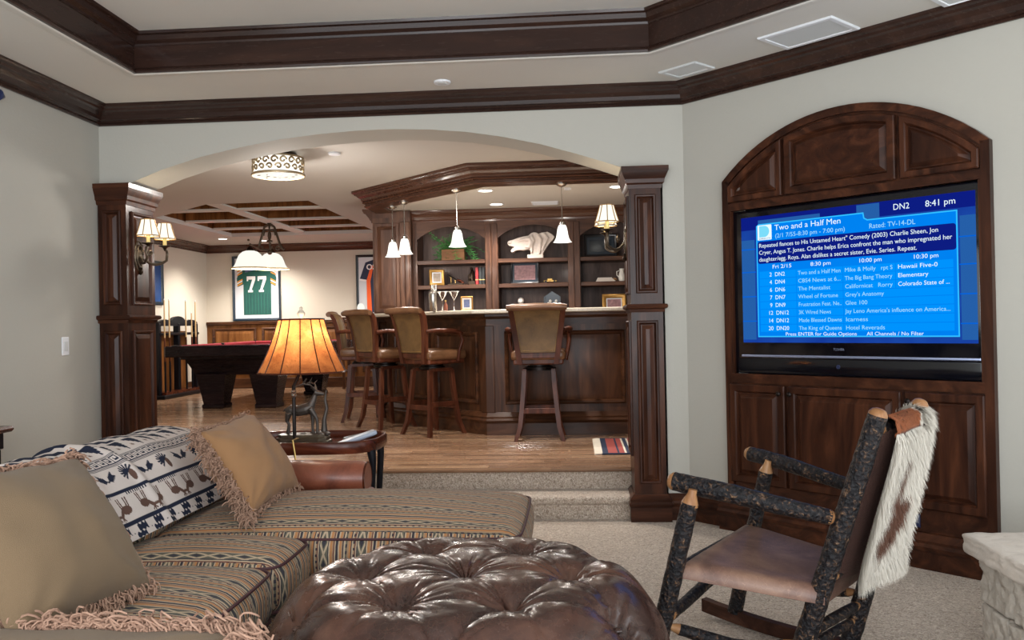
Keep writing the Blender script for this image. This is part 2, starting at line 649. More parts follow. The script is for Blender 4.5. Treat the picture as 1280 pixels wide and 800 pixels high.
def _stripe():
    v = coord('Object')
    g = E.node('ShaderNodeNewGeometry')
    nx, ny, nz = sepxyz(E(g.outputs['Normal']))
    x, y, z = sepxyz(v)
    side = ny.abs().gt(.62)
    s = y * (1 - side) + x * side
    along = (x + z) * (1 - side) + z * side
    wob = noise(v, 30, 2) * .004
    P = .150
    t = ((s + wob) / P + 20.0).fract()
    tan, cream, org, nav, grn, bur = rgb(156, 128, 100), rgb(180, 160, 134), rgb(176, 122, 78), rgb(42, 46, 58), rgb(92, 92, 80), rgb(100, 56, 50)
    c = ramp(t, [(0, nav), (.035, cream), (.07, org), (.12, tan), (.15, nav), (.18, cream), (.23, grn), (.27, tan), (.32, org), (.37, nav), (.395, cream),
                 (.44, tan), (.47, bur), (.50, cream), (.53, nav), (.555, grn), (.76, nav), (.785, cream), (.82, org), (.88, tan), (.91, bur), (.94, cream), (.97, nav), (1, nav)], 'CONSTANT')
    q = ((t - .657) / .105).abs()
    a = ((along / .085).fract() - .5).abs() * 2
    dia = (q + a - 1.0).abs().lt(.24)
    core = (q + a).lt(.5)
    band = ((t - .657).abs()).lt(.103)
    c = mix(band * dia, c, cream)
    c = mix(band * core, c, nav)
    zz = ((along / .024).fract() - .5).abs()
    nb = ((t - .25).abs()).lt(.025)
    c = mix(nb * zz.gt(.25), c, nav)
    nb2 = ((t - .455).abs()).lt(.02)
    c = mix(nb2 * zz.lt(.2), c, nav)
    weave = noise(v, 220, 3, .6)
    c = mix(weave * .35, c, rgb(96, 78, 64))
    return {'Base Color': c, 'Roughness': .9, 'Specular IOR Level': .15, 'Sheen Weight': .05, 'Normal': bump(weave, .35, .004)}


material('striped_fabric', _stripe)
plain('piping_cord', rgb(64, 30, 34), .7)


def _leather(dark, mid, light, rough, crack=.25, scale=1.0, coat=.2):
    def f():
        v = coord()
        n1 = noise(v, 5 * scale, 4, .6, .6); n2 = noise(v, 120 * scale, 3); cr = voronoi(v, 48 * scale, 'DISTANCE_TO_EDGE')
        n3 = noise(v, 14 * scale, 5, .7)
        c = ramp(n1, [(.3, dark), (.52, mid), (.75, light)])
        c = mix(cr.lt(.012) * n3 * .35, c, tuple(min(1, q * 2.1) for q in light[:3]) + (1,))
        return {'Base Color': c, 'Roughness': n3 * .18 + rough, 'Specular IOR Level': .4, 'Coat Weight': coat, 'Coat Roughness': .2,
                'Normal': bump(n2 * .5 + n3 * .6, crack, .004)}
    return f


material('ottoman_leather', _leather(rgb(32, 20, 18), rgb(62, 40, 33), rgb(92, 62, 48), .17, .10, 1.0, .25))
material('stool_leather', _leather(rgb(74, 52, 26), rgb(102, 76, 42), rgb(124, 94, 56), .4, .18))
material('stool_leather_side', _leather(rgb(74, 48, 30), rgb(108, 74, 48), rgb(130, 92, 64), .32, .18))
material('chestnut_leather', _leather(rgb(92, 46, 32), rgb(122, 66, 46), rgb(142, 84, 62), .34, .12))
material('suede_seat', _leather(rgb(66, 44, 36), rgb(100, 72, 60), rgb(128, 98, 80), .55, .12))


def _bark():
    v = coord()
    n = noise(v, 55, 5, .65, .8); w = voronoi(v, 70); n2 = noise(v, 16, 3)
    c = ramp(n, [(.40, rgb(10, 9, 12)), (.54, rgb(26, 21, 22)), (.62, rgb(82, 60, 44)), (.72, rgb(150, 118, 88))])
    c = mix(n2 * .45, c, rgb(12, 13, 20))
    return {'Base Color': c, 'Roughness': .42, 'Specular IOR Level': .25, 'Coat Weight': .05, 'Coat Roughness': .25, 'Normal': bump(n + w * .6, .9, .012)}


material('bark', _bark)
plain('fur_white', rgb(206, 199, 187), .8, var=.08, nscale=30)
plain('fur_saddle', rgb(150, 84, 46), .75, var=.25, nscale=30)
plain('fur_brown', rgb(92, 56, 38), .8, var=.3, nscale=30)
plain('hide_dark', rgb(58, 34, 26), .75, var=.35, nscale=20, bscale=160, bstr=.5)
plain('olive_cloth', rgb(110, 91, 69), .9, var=.08, bscale=520, bstr=.3, sheen=.1, spec=.2)
plain('tan_cloth', rgb(144, 107, 73), .9, var=.1, bscale=520, bstr=.3, sheen=.1, spec=.2)
plain('fringe_yarn', rgb(150, 118, 98), .8, var=.18, nscale=60)
plain('fringe_yarn_pink', rgb(158, 124, 104), .8, var=.18, nscale=60)
plain('stone', rgb(170, 161, 149), .85, var=.3, bscale=34, bstr=1.0, nscale=26)
plain('stone_slab', rgb(190, 180, 169), .8, var=.16, bscale=26, bstr=.6, nscale=14)
plain('mortar', rgb(176, 166, 152), .9)
plain('granite', rgb(184, 174, 158), .25, var=.35, nscale=90)
plain('bronze_metal', rgb(58, 46, 36), .35, .85, var=.3)
plain('pewter_metal', rgb(92, 80, 66), .36, .7, var=.3)
plain('elk_bronze', rgb(66, 58, 52), .45, .4, var=.3, nscale=40)
plain('filigree_metal', rgb(164, 146, 116), .35, .6, var=.25)
plain('dark_metal', rgb(36, 30, 28), .4, .8)
plain('nickel', rgb(178, 172, 164), .22, .95, var=.05)
plain('gold_frame', rgb(168, 126, 62), .35, .55, var=.25, nscale=40)
plain('black_frame', rgb(16, 18, 24), .3)
plain('navy_frame', rgb(22, 38, 52), .3)
plain('white_mat', rgb(206, 208, 212), .6, var=.03)
plain('white_plastic', rgb(222, 224, 228), .4, var=.02)
plain('speaker_mesh', rgb(204, 206, 206), .7, var=.04, bscale=300, bstr=.4)
plain('tv_black', rgb(8, 9, 16), .12, var=.1)
plain('tv_strip', rgb(150, 160, 190), .25, .6)
plain('felt_red', rgb(146, 44, 52), .95, var=.06)
plain('jersey_green', rgb(26, 84, 74), .75, var=.15, bscale=120)
plain('jersey_gold', rgb(222, 148, 54), .7)
plain('jersey_white', rgb(232, 228, 226), .7, var=.03)
plain('jersey_navy', rgb(30, 40, 66), .7)
plain('jersey_orange', rgb(232, 92, 34), .7)
plain('leaf', rgb(72, 142, 70), .6, var=.4, nscale=20)
plain('plaster_horse', rgb(206, 192, 182), .7, var=.1, bscale=40, bstr=.4)
plain('porcelain', rgb(226, 222, 214), .25, var=.03)
plain('book_red', rgb(158, 34, 40), .5)
plain('book_dark', rgb(30, 34, 36), .5)
plain('brass', rgb(188, 154, 92), .3, .8, var=.2)
plain('rug_red', rgb(158, 74, 68), .95, var=.15, bscale=200)
plain('rug_navy', rgb(38, 48, 72), .95, var=.15, bscale=200)
plain('rug_cream', rgb(220, 210, 194), .95, var=.08, bscale=200)
plain('candle_wax', rgb(236, 214, 140), .6, var=.04)
plain('remote_grey', rgb(150, 158, 172), .35, .2, var=.06)
plain('photo_sepia', rgb(150, 136, 122), .3, var=.6, nscale=28)
plain('photo_blue', rgb(88, 96, 134), .3, var=.7, nscale=45)
plain('photo_team', rgb(150, 110, 112), .3, var=.7, nscale=34)
plain('photo_dark', rgb(28, 40, 50), .15, var=.5, nscale=6)
plain('paper', rgb(214, 204, 194), .6, var=.05)
plain('blue_print', rgb(28, 66, 128), .25, var=.3, nscale=4)
plain('finial_blue', rgb(30, 40, 74), .3)
plain('clear_finial', rgb(210, 200, 180), .15, var=.1)


def _glass():
    n = E.node('ShaderNodeBsdfPrincipled')
    v = coord()
    E.put(n.inputs['Base Color'], mix(noise(v, 4, 1), (.93, .95, .97, 1), (.97, .98, 1, 1)))
    n.inputs['Roughness'].default_value = .02; n.inputs['Transmission Weight'].default_value = 1.0; n.inputs['IOR'].default_value = 1.35
    return E(n.outputs[0])


material('clear_glass', _glass)


def _print():
    n = E.node('ShaderNodeVertexColor', layer_name='print')
    v = coord()
    w = noise(v, 260, 2)
    c = mix(w * .10, E(n.outputs[0]), rgb(100, 90, 88))
    return {'Base Color': c, 'Roughness': .9, 'Specular IOR Level': .1, 'Sheen Weight': .0, 'Normal': bump(w, .3, .004)}


material('woven_print', _print)


def _shade_lit(c0, c1, st):
    def f():
        v = coord()
        x, y, z = sepxyz(v)
        n = E.node('ShaderNodeEmission')
        E.put(n.inputs[0], mix(noise(v, 5, 2), c0, c1)); n.inputs[1].default_value = st
        return E(n.outputs[0])
    return f


material('sconce_shade_lit', _shade_lit((1, .93, .76, 1), (1, .97, .86, 1), .62))
material('milk_glass_lit', _shade_lit((1, .93, .80, 1), (1, .97, .90, 1), .9))
material('bell_glass_lit', _shade_lit((1, .94, .82, 1), (1, .97, .88, 1), .56))
material('can_lens_lit', _shade_lit((1, .93, .80, 1), (1, .96, .88, 1), 5.0))


def _hide_shade():
    v = coord()
    n1 = noise(v, 9, 4, .6, .5); n2 = noise(v, 60, 4, .7, 2.0)
    c = ramp(n1, [(.3, rgb(150, 88, 46)), (.55, rgb(196, 126, 72)), (.8, rgb(222, 160, 104))])
    c = mix(n2.gt(.58) * .35, c, rgb(92, 48, 24))
    p = E.node('ShaderNodeBsdfPrincipled'); E.put(p.inputs['Base Color'], c); p.inputs['Roughness'].default_value = .6
    t = E.node('ShaderNodeBsdfTranslucent'); E.put(t.inputs[0], c)
    m = E.node('ShaderNodeMixShader'); m.inputs[0].default_value = .75
    E.nt.links.new(p.outputs[0], m.inputs[1]); E.nt.links.new(t.outputs[0], m.inputs[2])
    return E(m.outputs[0])


material('rawhide_shade', _hide_shade)
glow('screen_wall', (.004, .02, .26, 1), 0.528, (.015, .09, .45, 1))
glow('screen_panel', (.0, .20, .85, 1), 0.528, (.0, .24, .90, 1))
glow('screen_panel_edge', (.03, .50, 1, 1), 0.561)
glow('screen_box', (.004, .012, .22, 1), 0.528)
glow('screen_cell', (.0, .29, .98, 1), 0.528)
glow('screen_line', (.0, .10, .58, 1), 0.660)
glow('screen_text', (.80, .95, 1, 1), 0.561)
glow('screen_text_dim', (.36, .76, 1, 1), 0.528)
glow('screen_bright', (.03, .18, .62, 1), 0.33)
glow('screen_logo', (.2, .72, .95, 1), 0.528)
# ================================================================== THE SETTING
ZC, ZT, ZF, ZB = 2.87, 3.10, 0.306, 2.74        # ceiling, tray ceiling, bar floor, bar ceiling
WY0, WY1 = 5.78, 6.14                           # arch wall
XL = -3.27                                      # left wall
CORNER = Vector((0.74, 5.78, 0))
S45 = math.sqrt(.5)
T45, N45 = Vector((S45, -S45, 0)), Vector((-S45, -S45, 0))
FR_FRONT = frame((0, WY0, 0), (1, 0, 0), (0, -1, 0))
FR_TV = frame(CORNER, T45, N45)

floor = MB().add([(-3.6, 0.2, 0), (3.4, 0.2, 0), (3.4, 3.2, 0), (.78, 5.82, 0), (-3.6, 5.82, 0),
                  (-3.6, 0.2, -.1), (3.4, 0.2, -.1), (3.4, 3.2, -.1), (.78, 5.82, -.1), (-3.6, 5.82, -.1)],
                 [(0, 1, 2, 3, 4), (9, 8, 7, 6, 5), (0, 5, 6, 1), (1, 6, 7, 2), (2, 7, 8, 3), (3, 8, 9, 4), (4, 9, 5, 0)])
floor.build('floor', 'carpet', kind='structure', label='speckled beige loop carpet of the sunken seating area')

MB().box(XL - .15, XL, 0.2, WY1, 0, ZC).build('wall_left', 'wall_paint', kind='structure', label='plain grey beige wall with the light switch')

# arch wall: opening between the two panelled columns
arch = [(-3.075, 2.335), (-2.835, 2.425), (-2.55, 2.507), (-2.265, 2.565), (-1.98, 2.61), (-1.704, 2.636), (-1.45, 2.65), (-1.2, 2.652), (-.95, 2.64),
        (-.70, 2.615), (-.45, 2.572), (-.2, 2.514), (.034, 2.443), (.2, 2.388), (.35, 2.335)]
poly = [(XL, 2.335)] + arch + [(.60, 2.335), (.60, 0), (.74, 0), (.74, ZC), (XL, ZC)]
MB().prism(poly, FR_FRONT, 0, -(WY1 - WY0)).build('wall_front', 'wall_paint', kind='structure', label='grey beige wall with the wide shallow arch', smooth=20)

# angled wall with the television niche
NS0, NS1, NZ = .36, 1.87, 2.16
niche = [(NS0, 0), (NS0, NZ)]
for i in range(1, 12):
    s = lerp(NS0, NS1, i / 12)
    niche.append((s, 1.377 + math.sqrt(max(0, 1.085 ** 2 - (s - 1.115) ** 2))))
niche += [(NS1, NZ), (NS1, 0)]
poly = [(0, 0)] + niche + [(3.6, 0), (3.6, ZC), (0, ZC)]
MB().prism(poly, FR_TV, 0, -.5).build('wall_right', 'wall_paint', kind='structure', label='grey beige angled wall around the television cabinet')

# ceiling with the tray opening
TR = [(-2.62, 5.03), (.464, 5.03), (1.75, 3.744), (1.75, 0.3), (-2.62, 0.3)]
OUT = [(XL - .1, 6.0), (.9, 6.0), (3.5, 3.4), (3.5, 0.2), (XL - .1, 0.2)]
cm = MB()
for z0, z1 in ((ZC, ZC + .12),):
    vs = [(x, y, z0) for x, y in OUT] + [(x, y, z0) for x, y in TR] + [(x, y, z1) for x, y in OUT] + [(x, y, z1) for x, y in TR]
    fs = []
    for i in range(5):
        j = (i + 1) % 5
        fs += [(i, j, 5 + j, 5 + i), (10 + i, 15 + i, 15 + j, 10 + j), (5 + i, 5 + j, 15 + j, 15 + i), (i, 10 + i, 10 + j, j)]
    cm.add(vs, fs)
cm.build('ceiling', 'ceiling_paint', kind='structure', label='pale beige lower ceiling around the tray')
MB().add([(-3, 5.4, ZT), (3, 5.4, ZT), (3, 0.2, ZT), (-3, 0.2, ZT), (-3, 5.4, ZT + .1), (3, 5.4, ZT + .1), (3, 0.2, ZT + .1), (-3, 0.2, ZT + .1)],
         [(0, 1, 2, 3), (7, 6, 5, 4), (0, 4, 5, 1), (1, 5, 6, 2), (2, 6, 7, 3), (3, 7, 4, 0)]).build('ceiling_tray', 'ceiling_paint', kind='structure', label='raised pale ceiling inside the tray')
# painted bead at the lip of the tray
MB().sweep([(-.05, ZC + .002), (-.05, ZC - .004), (-.02, ZC - .009), (.0, ZC - .009), (.01, ZC - .003), (.01, ZC + .01)], list(reversed(TR)), closed=True).build('trim_1', 'ceiling_paint', kind='structure', label='painted bead round the tray opening')
# wood fascia of the tray, one run per side: board, lower bead, upper crown
fascia = thing('trim_2', 'dark stained wood fascia lining the tray ceiling', None, kind='structure')
for i in range(5):
    a, b = Vector(TR[i]), Vector(TR[(i + 1) % 5])
    d = (b - a).normalized(); nn = Vector((d.y, -d.x))      # points into the opening
    path = [tuple(b), tuple(a)]
    prv, nxt = Vector(TR[i - 1]), Vector(TR[(i + 2) % 5])

    def run(prof, nm, mt):
        # mitred piece of this side
        mb = MB()
        vs = []
        for P, q0, q1 in ((a, prv, b), (b, a, nxt)):
            e0, e1 = (P - q0).normalized(), (q1 - P).normalized()
            n0, n1 = Vector((e0.y, -e0.x)), Vector((e1.y, -e1.x))
            m = n0 + n1; m = m / m.length_squared * 2
            vs += [(P.x + m.x * o, P.y + m.y * o, z) for o, z in prof]
        n = len(prof)
        fs = [(k, k + 1, n + k + 1, n + k) for k in range(n - 1)] + [(n - 1, 0, n, 2 * n - 1)] + [tuple(range(n)), tuple(range(2 * n - 1, n - 1, -1))]
        mb.add(vs, fs).build(nm, mt, fascia)
    gm = 'beam_wood_x' if i in (0, 1) else 'beam_wood_y'
    run([(0, ZC + .02), (.012, ZC + .02), (.012, ZT - .05), (0, ZT - .05)], 'fascia_board', gm)
    run([(0, ZC - .004), (.026, ZC - .004), (.030, ZC + .006), (.024, ZC + .018), (.018, ZC + .022), (.012, ZC + .032), (0, ZC + .032)], 'bead', gm)
    run([(0, ZT - .072), (.018, ZT - .072), (.022, ZT - .06), (.045, ZT - .045), (.055, ZT - .02), (.075, ZT - .015), (.08, ZT), (0, ZT)], 'crown', gm)

# crown moulding of the main room, one piece per wall
CR = [(0, 2.742), (.014, 2.742), (.020, 2.752), (.014, 2.762), (.026, 2.772), (.040, 2.778), (.048, 2.800), (.070, 2.822), (.088, 2.830), (.094, 2.842), (.112, 2.850), (.122, 2.858), (.122, 2.87), (0, 2.87)]
pth = [(XL, 0.2), (XL, WY0), (CORNER.x, CORNER.y), (CORNER.x + 3.55 * S45, CORNER.y - 3.55 * S45)]


def crown_piece(pth, i, prof, name, mt, label):
    P = [Vector(p) for p in pth]
    vs = []
    for k in (i, i + 1):
        e0 = (P[k] - P[k - 1]).normalized() if k else (P[1] - P[0]).normalized()
        e1 = (P[k + 1] - P[k]).normalized() if k < len(P) - 1 else e0
        n0, n1 = Vector((e0.y, -e0.x)), Vector((e1.y, -e1.x))
        m = n0 + n1; m = m / m.length_squared * 2
        vs += [(P[k].x + m.x * o, P[k].y + m.y * o, z) for o, z in prof]
    n = len(prof)
    fs = [(q, (q + 1) % n, n + (q + 1) % n, n + q) for q in range(n)] + [tuple(range(n)), tuple(range(2 * n - 1, n - 1, -1))]
    return MB().add(vs, fs).build(name, mt, kind='structure', label=label, smooth=28)


crown_piece(pth, 0, CR, 'trim_3', 'beam_wood_y', 'dark wood crown moulding above the light switch wall')
crown_piece(pth, 1, CR, 'trim_4', 'beam_wood_x', 'dark wood crown moulding above the arch')
crown_piece(pth, 2, CR, 'trim_5', 'beam_wood_x', 'dark wood crown moulding above the television cabinet')

# baseboards
BBP = [(0, 0), (.022, 0), (.022, .09), (.030, .10), (.034, .115), (.026, .13), (.030, .145), (.016, .165), (.008, .175), (0, .175)]
crown_piece(pth, 0, BBP, 'baseboard_left', 'beam_wood_y', 'dark wood baseboard below the light switch wall')
MB().sweep([(-d, z) for d, z in BBP] + [(0, 0)], [(.60, WY0), (CORNER.x, CORNER.y), tuple((CORNER + T45 * .29)[:2])]).build('baseboard_front', 'cabinet_wood_x', kind='structure', label='dark wood baseboard between column and television cabinet')
MB().sweep([(-d, z) for d, z in BBP] + [(0, 0)], [tuple((CORNER + T45 * 1.95)[:2]), tuple((CORNER + T45 * 3.5)[:2])]).build('baseboard_right', 'cabinet_wood_x', kind='structure', label='dark wood baseboard right of the television cabinet')

# carpeted steps up to the bar
st = MB()
prof = [(5.80, 0), (5.80, .095), (5.785, .105), (5.775, .125), (5.782, .145), (5.80, .153), (6.06, .155), (6.06, .290), (6.3, .290), (6.3, 0)]
vs = [(-3.066, y, z) for y, z in prof] + [(.379, y, z) for y, z in prof]
n = len(prof)
st.add(vs, [(i, (i + 1) % n, n + (i + 1) % n, n + i) for i in range(n)] + [tuple(range(n)), tuple(range(2 * n - 1, n - 1, -1))])
st.build('carpeted_steps', 'carpet', kind='structure', label='two low steps covered in beige carpet up to the bar', smooth=50)

# bar and pool room: shell
sub = MB().box(-6.4, 2.3, 6.06, 14.6, ZF - .03, ZF - .012).build('floor_bar', 'shelf_back_wood', kind='structure', label='glossy brown plank floor of the raised bar and pool room')
MB().box(-3.066, .379, 6.015, 6.06, ZF - .028, ZF + .001, .010).build('nosing', 'floor_plank', sub, world=True)
ROW = .105
far = MB()
nplank = 0
y = 6.06
row = 0
while y < 14.4:
    xl, xr = (-3.3, .8) if y < 6.4 else ((-6.3, 2.2) if y > 9.9 else (-4.4 - (y - 6) * .35, .75 if y < 7.9 else -.6))
    rr = random.Random(row * 13 + 5)
    x = xl - rr.random() * 1.2
    while x < xr:
        L = rr.uniform(.7, 1.9)
        x0, x1 = max(x, -6.35), min(x + L, 2.25)
        yy1 = y + ROW - .0035
        dz = rr.uniform(-.0012, .0)
        if x1 - x0 > .05:
            if nplank < 290 and y < 10.4:
                MB().box(x0, x1 - .0025, y, yy1, ZF - .012, ZF + dz, .0028).build('plank', 'floor_plank', sub, world=True, smooth=0)
                nplank += 1
            else:
                far.box(x0, x1 - .003, y, yy1, ZF - .012, ZF + dz)
        x += L
    y += ROW; row += 1
# planks out of view beside the bar, joined
far.box(.76, 2.25, 6.14, 9.9, ZF - .012, ZF - .001).box(-6.3, -4.6, 6.2, 9.9, ZF - .012, ZF - .002)
far.build('plank_field', 'floor_plank', sub, kind='stuff', world=True, smooth=0)

MB().box(-6.40, -6.25, 6.1, 14.5, ZF, ZB + .4).build('wall_pool_left', 'bar_wall_paint', kind='structure', label='cream wall behind the cue rack')
MB().box(-6.4, 2.3, 14.35, 14.5, ZF, ZB + .4).build('wall_pool_back', 'bar_wall_paint', kind='structure', label='cream end wall with the framed jerseys')
MB().box(-2.2, 2.3, 10.12, 10.22, ZF, ZB).build('wall_bar_back', 'bar_wall_paint', kind='structure', label='wall behind the bar shelves')
MB().box(2.2, 2.3, 6.14, 10.2, ZF, ZB).build('wall_bar_right', 'bar_wall_paint', kind='structure', label='wall at the closed end of the bar')
MB().box(-6.4, XL + .12, 6.14, 6.2, ZF, ZB).build('wall_pool_front', 'bar_wall_paint', kind='structure', label='pool room side of the wall left of the arch')
MB().box(.58, 2.3, 6.15, 6.2, ZF, ZB).build('wall_bar_front', 'bar_wall_paint', kind='structure', label='bar side of the wall right of the arch')

# bar ceiling with the coffer hole
CH = [(-5.25, 10.55), (-4.15, 9.55), (-2.95, 9.5), (-2.95, 13.0), (-5.25, 13.0)]
OC = [(-6.4, 6.1), (-4.15, 6.1), (2.3, 6.1), (2.3, 14.5), (-6.4, 14.5)]
cm = MB()
vs = [(x, y, ZB) for x, y in OC] + [(x, y, ZB) for x, y in CH]
fs = [(i, (i + 1) % 5, 5 + (i + 1) % 5, 5 + i) for i in range(5)]
cm.add(vs, fs).build('ceiling_bar', 'bar_ceiling_paint', kind='structure', label='pale flat ceiling of the bar and pool room')
cof = thing('coffered_ceiling', 'recessed brown wood coffers with pale beams above the pool table', None, kind='structure')
n = 5
MB().sweep([(0, ZB), (0, ZB + .055), (-.02, ZB + .055), (-.02, ZB)], CH, closed=True).build('painted_lip', 'ceiling_paint', cof)
MB().sweep([(-.004, ZB + .055), (-.004, ZB + .40), (-.02, ZB + .40), (-.02, ZB + .055)], CH, closed=True).build('side_board', 'wainscot_wood', cof)
MB().box(-5.4, -2.8, 9.3, 13.1, ZB + .37, ZB + .40).build('top_panel', 'wainscot_wood', cof)


def beam(x0, x1, y0, y1):
    MB().box(x0, x1, y0, y1, ZB + .055, ZB + .37).build('beam', 'wainscot_wood', cof)
    MB().box(x0 - .004, x1 + .004, y0 - .004, y1 + .004, ZB + .035, ZB + .056).build('beam_casing', 'ceiling_paint', cof)


beam(-4.25, -4.09, 9.62, 12.98)
for yb in (10.30, 11.35, 12.25):
    xl = max(-5.24, -5.25 + max(0, 10.55 - yb) * 1.1)
    beam(xl + .02, -4.255, yb, yb + .14); beam(-4.085, -2.96, yb, yb + .14)
# crown of the pool room
CB = [(d * .9, z - 2.87 + ZB) for d, z in CR]
pp = [(-6.25, 6.3), (-6.25, 14.35), (-2.0, 14.35)]
crown_piece(pp, 0, CB, 'trim_6', 'moulding_wood', 'brown wood crown moulding above the cue rack')
crown_piece(pp, 1, CB, 'trim_7', 'moulding_wood', 'brown wood crown moulding above the framed jerseys')

# wainscot on the end wall
ws = thing('wainscot', 'golden brown raised panel wainscot below the framed jerseys', 'wainscot', (-4.2, 14.33, ZF))
frw = frame((0, 14.35, 0), (1, 0, 0), (0, -1, 0))
MB().box(-6.25, -2.0, 14.325, 14.35, ZF, 1.40).build('back_board', 'wainscot_wood', ws, world=True)
MB().box(-6.25, -2.0, 14.28, 14.35, 1.385, 1.44, .01).build('cap_rail', 'bar_wood_x', ws, world=True)
MB().box(-6.25, -2.0, 14.30, 14.325, ZF, ZF + .17, .008).build('base_rail', 'bar_wood_x', ws, world=True)
for i in range(5):
    s0 = -6.15 + i * .86
    p = rect(s0, s0 + .76, ZF + .25, 1.33)
    f = MB().rings(p, [(0, .025), (0, .045), (.015, .052), (.035, .045), (.045, .03)], frw, cap=False, base=False).build('panel_moulding', 'bar_wood_x', ws, world=True)
    MB().rings(inset(p, .047), [(0, .026), (0, .03), (.05, .044)], frw).build('panel', 'wainscot_wood', ws, world=True)
MB().box(-6.25, -6.22, 9.5, 14.3, ZF, ZF + .17).build('baseboard_pool', 'bar_wood_x', kind='structure', label='brown wood baseboard behind the cue rack')


# ================================================================== PANELLED COLUMNS
def raised(parent, fr, s0, s1, z0, z1, mt='cabinet_wood_z', d0=0.0):
    p = rect(s0, s1, z0, z1)
    f = MB().rings(p, [(0, d0), (0, d0 + .012), (.006, d0 + .018), (.014, d0 + .017), (.020, d0 + .008), (.026, d0 + .001)], fr, cap=False, base=False).build('panel_moulding', mt, parent, world=True)
    w = min(s1 - s0, z1 - z0)
    MB().rings(inset(p, .0265), [(0, d0 - .004), (0, d0 + .002), (.006, d0 + .003), (min(.030, w * .22), d0 + .014)], fr).build('panel', mt, parent, world=True)


def column(name, label, x0, x1, inner):
    """inner: +1 when the face that looks into the opening is at x1, -1 when at x0"""
    y0, y1 = 5.735, 6.13
    t = thing(name, label, 'column', ((x0 + x1) / 2, (y0 + y1) / 2, 0))
    MB().box(x0, x1, y0, y1, 0, 2.25).build('shaft', 'cabinet_wood_z', t, world=True)
    lo, hi = (x0 - .0, x1)
    ring = [(x0, y0), (x0, y1), (x1, y1), (x1, y0)]
    MB().sweep([(0, 2.19), (.006, 2.19), (.010, 2.215), (.022, 2.225), (.026, 2.25), (.042, 2.285), (.046, 2.30), (.050, 2.30), (.050, 2.332), (0, 2.332)], ring, closed=True).build('capital', 'cabinet_wood_x', t, world=True)
    MB().box(x0, x1, y0, y1, 2.25, 2.33).build('capital_core', 'cabinet_wood_x', t, world=True)
    MB().sweep([(0, 1.375), (.008, 1.375), (.012, 1.395), (.028, 1.402), (.032, 1.415), (.026, 1.428), (0, 1.43)], ring, closed=True).build('mid_ledge', 'cabinet_wood_x', t, world=True)
    MB().sweep([(0, 0), (.030, 0), (.030, .095), (.036, .105), (.040, .118), (.030, .132), (.034, .148), (.018, .165), (.008, .178), (0, .178)], ring, closed=True).build('plinth', 'cabinet_wood_x', t, world=True)
    ff = frame((0, y0, 0), (1, 0, 0), (0, -1, 0))
    m = .035
    raised(t, ff, x0 + m, x1 - m, 1.50, 2.15)
    raised(t, ff, x0 + m, x1 - m, .25, 1.32)
    if inner > 0: fi = frame((x1, y0, 0), (0, 1, 0), (1, 0, 0))
    else: fi = frame((x0, y0, 0), (0, 1, 0), (-1, 0, 0))
    raised(t, fi, .06, y1 - y0 - .06, 1.50, 2.15)
    raised(t, fi, .06, y1 - y0 - .06, .42, 1.32)
    return t


column('paneled_column', 'dark wood panelled column at the left end of the arch', -3.262, -3.062, 1)
column('paneled_column', 'dark wood panelled column at the right end of the arch beside the angled wall', .375, .583, -1)

# ================================================================== TELEVISION CABINET
tvc = thing('tv_cabinet', 'tall arched dark wood built in cabinet around the television', 'cabinet', tuple(CORNER + T45 * 1.115))
SC0, SC1 = .33, 1.90
AC, AR = 1.115, 1.123


def archz(s, r=AR): return 1.377 + math.sqrt(max(0, r * r - (s - AC) ** 2))


FT = .045     # face stands proud of the wall by this much


def tpart(name, poly, d0, d1, mt='cabinet_wood_z', parent=None): return MB().prism(poly, FR_TV, d0, d1).build(name, mt, parent or tvc, world=True)


# arched band
k = 24
outer = [(lerp(SC0, SC1, i / k), archz(lerp(SC0, SC1, i / k))) for i in range(k + 1)]
innr = [(lerp(SC0 + .045, SC1 - .045, i / k), archz(lerp(SC0 + .045, SC1 - .045, i / k), AR - .045)) for i in range(k + 1)]
tpart('arched_rail', outer + innr[::-1], .002, FT, 'cabinet_wood_x')
for a, b in ((SC0, SC0 + .045), (SC1 - .045, SC1)):
    tpart('stile', rect(a, b, .18, archz(a if a == SC0 else b) - .002), .002, FT)
tpart('tympanum', [(SC0 + .045, 2.03)] + innr + [(SC1 - .045, 2.03)], .002, FT - .015, 'cabinet_wood_x')
tpart('rail', rect(SC0 + .045, SC1 - .045, 1.99, 2.035), .002, FT, 'cabinet_wood_x')
tpart('rail', rect(SC0 + .045, SC1 - .045, .925, .98), .002, FT, 'cabinet_wood_x')
tpart('lower_board', rect(SC0 + .045, SC1 - .045, .18, .925), .002, FT - .012, 'cabinet_wood_x')
for s in (SC0 + .045, SC1 - .06): tpart('stile', rect(s, s + .015, .98, 1.99), -.02, FT - .008)
tpart('niche_back', rect(.365, 1.865, .9, 2.1), -.16, -.15, 'ebony_wood')
# base plinth, mitred back to the wall
PB = [(s, z) for s, z in BBP]
pl = MB()
a0, a1 = CORNER + T45 * (SC0 - .02), CORNER + T45 * (SC1 + .02)
q0, q1 = a0 + N45 * (FT), a1 + N45 * (FT)
pl.sweep([(-d, z) for d, z in [(0, 0), (.03, 0), (.03, .09), (.036, .10), (.04, .118), (.03, .135), (.034, .15), (.014, .17), (.006, .182), (0, .182)]],
         [a0[:2], q0[:2], q1[:2], a1[:2]])
pl.obox((a0 + a1) / 2 + N45 * (FT / 2) + Vector((0, 0, .09)), T45 * ((SC1 - SC0) / 2 + .02), N45 * (FT / 2 - .001), (0, 0, .09))
pl.build('plinth', 'cabinet_wood_x', tvc, world=True)


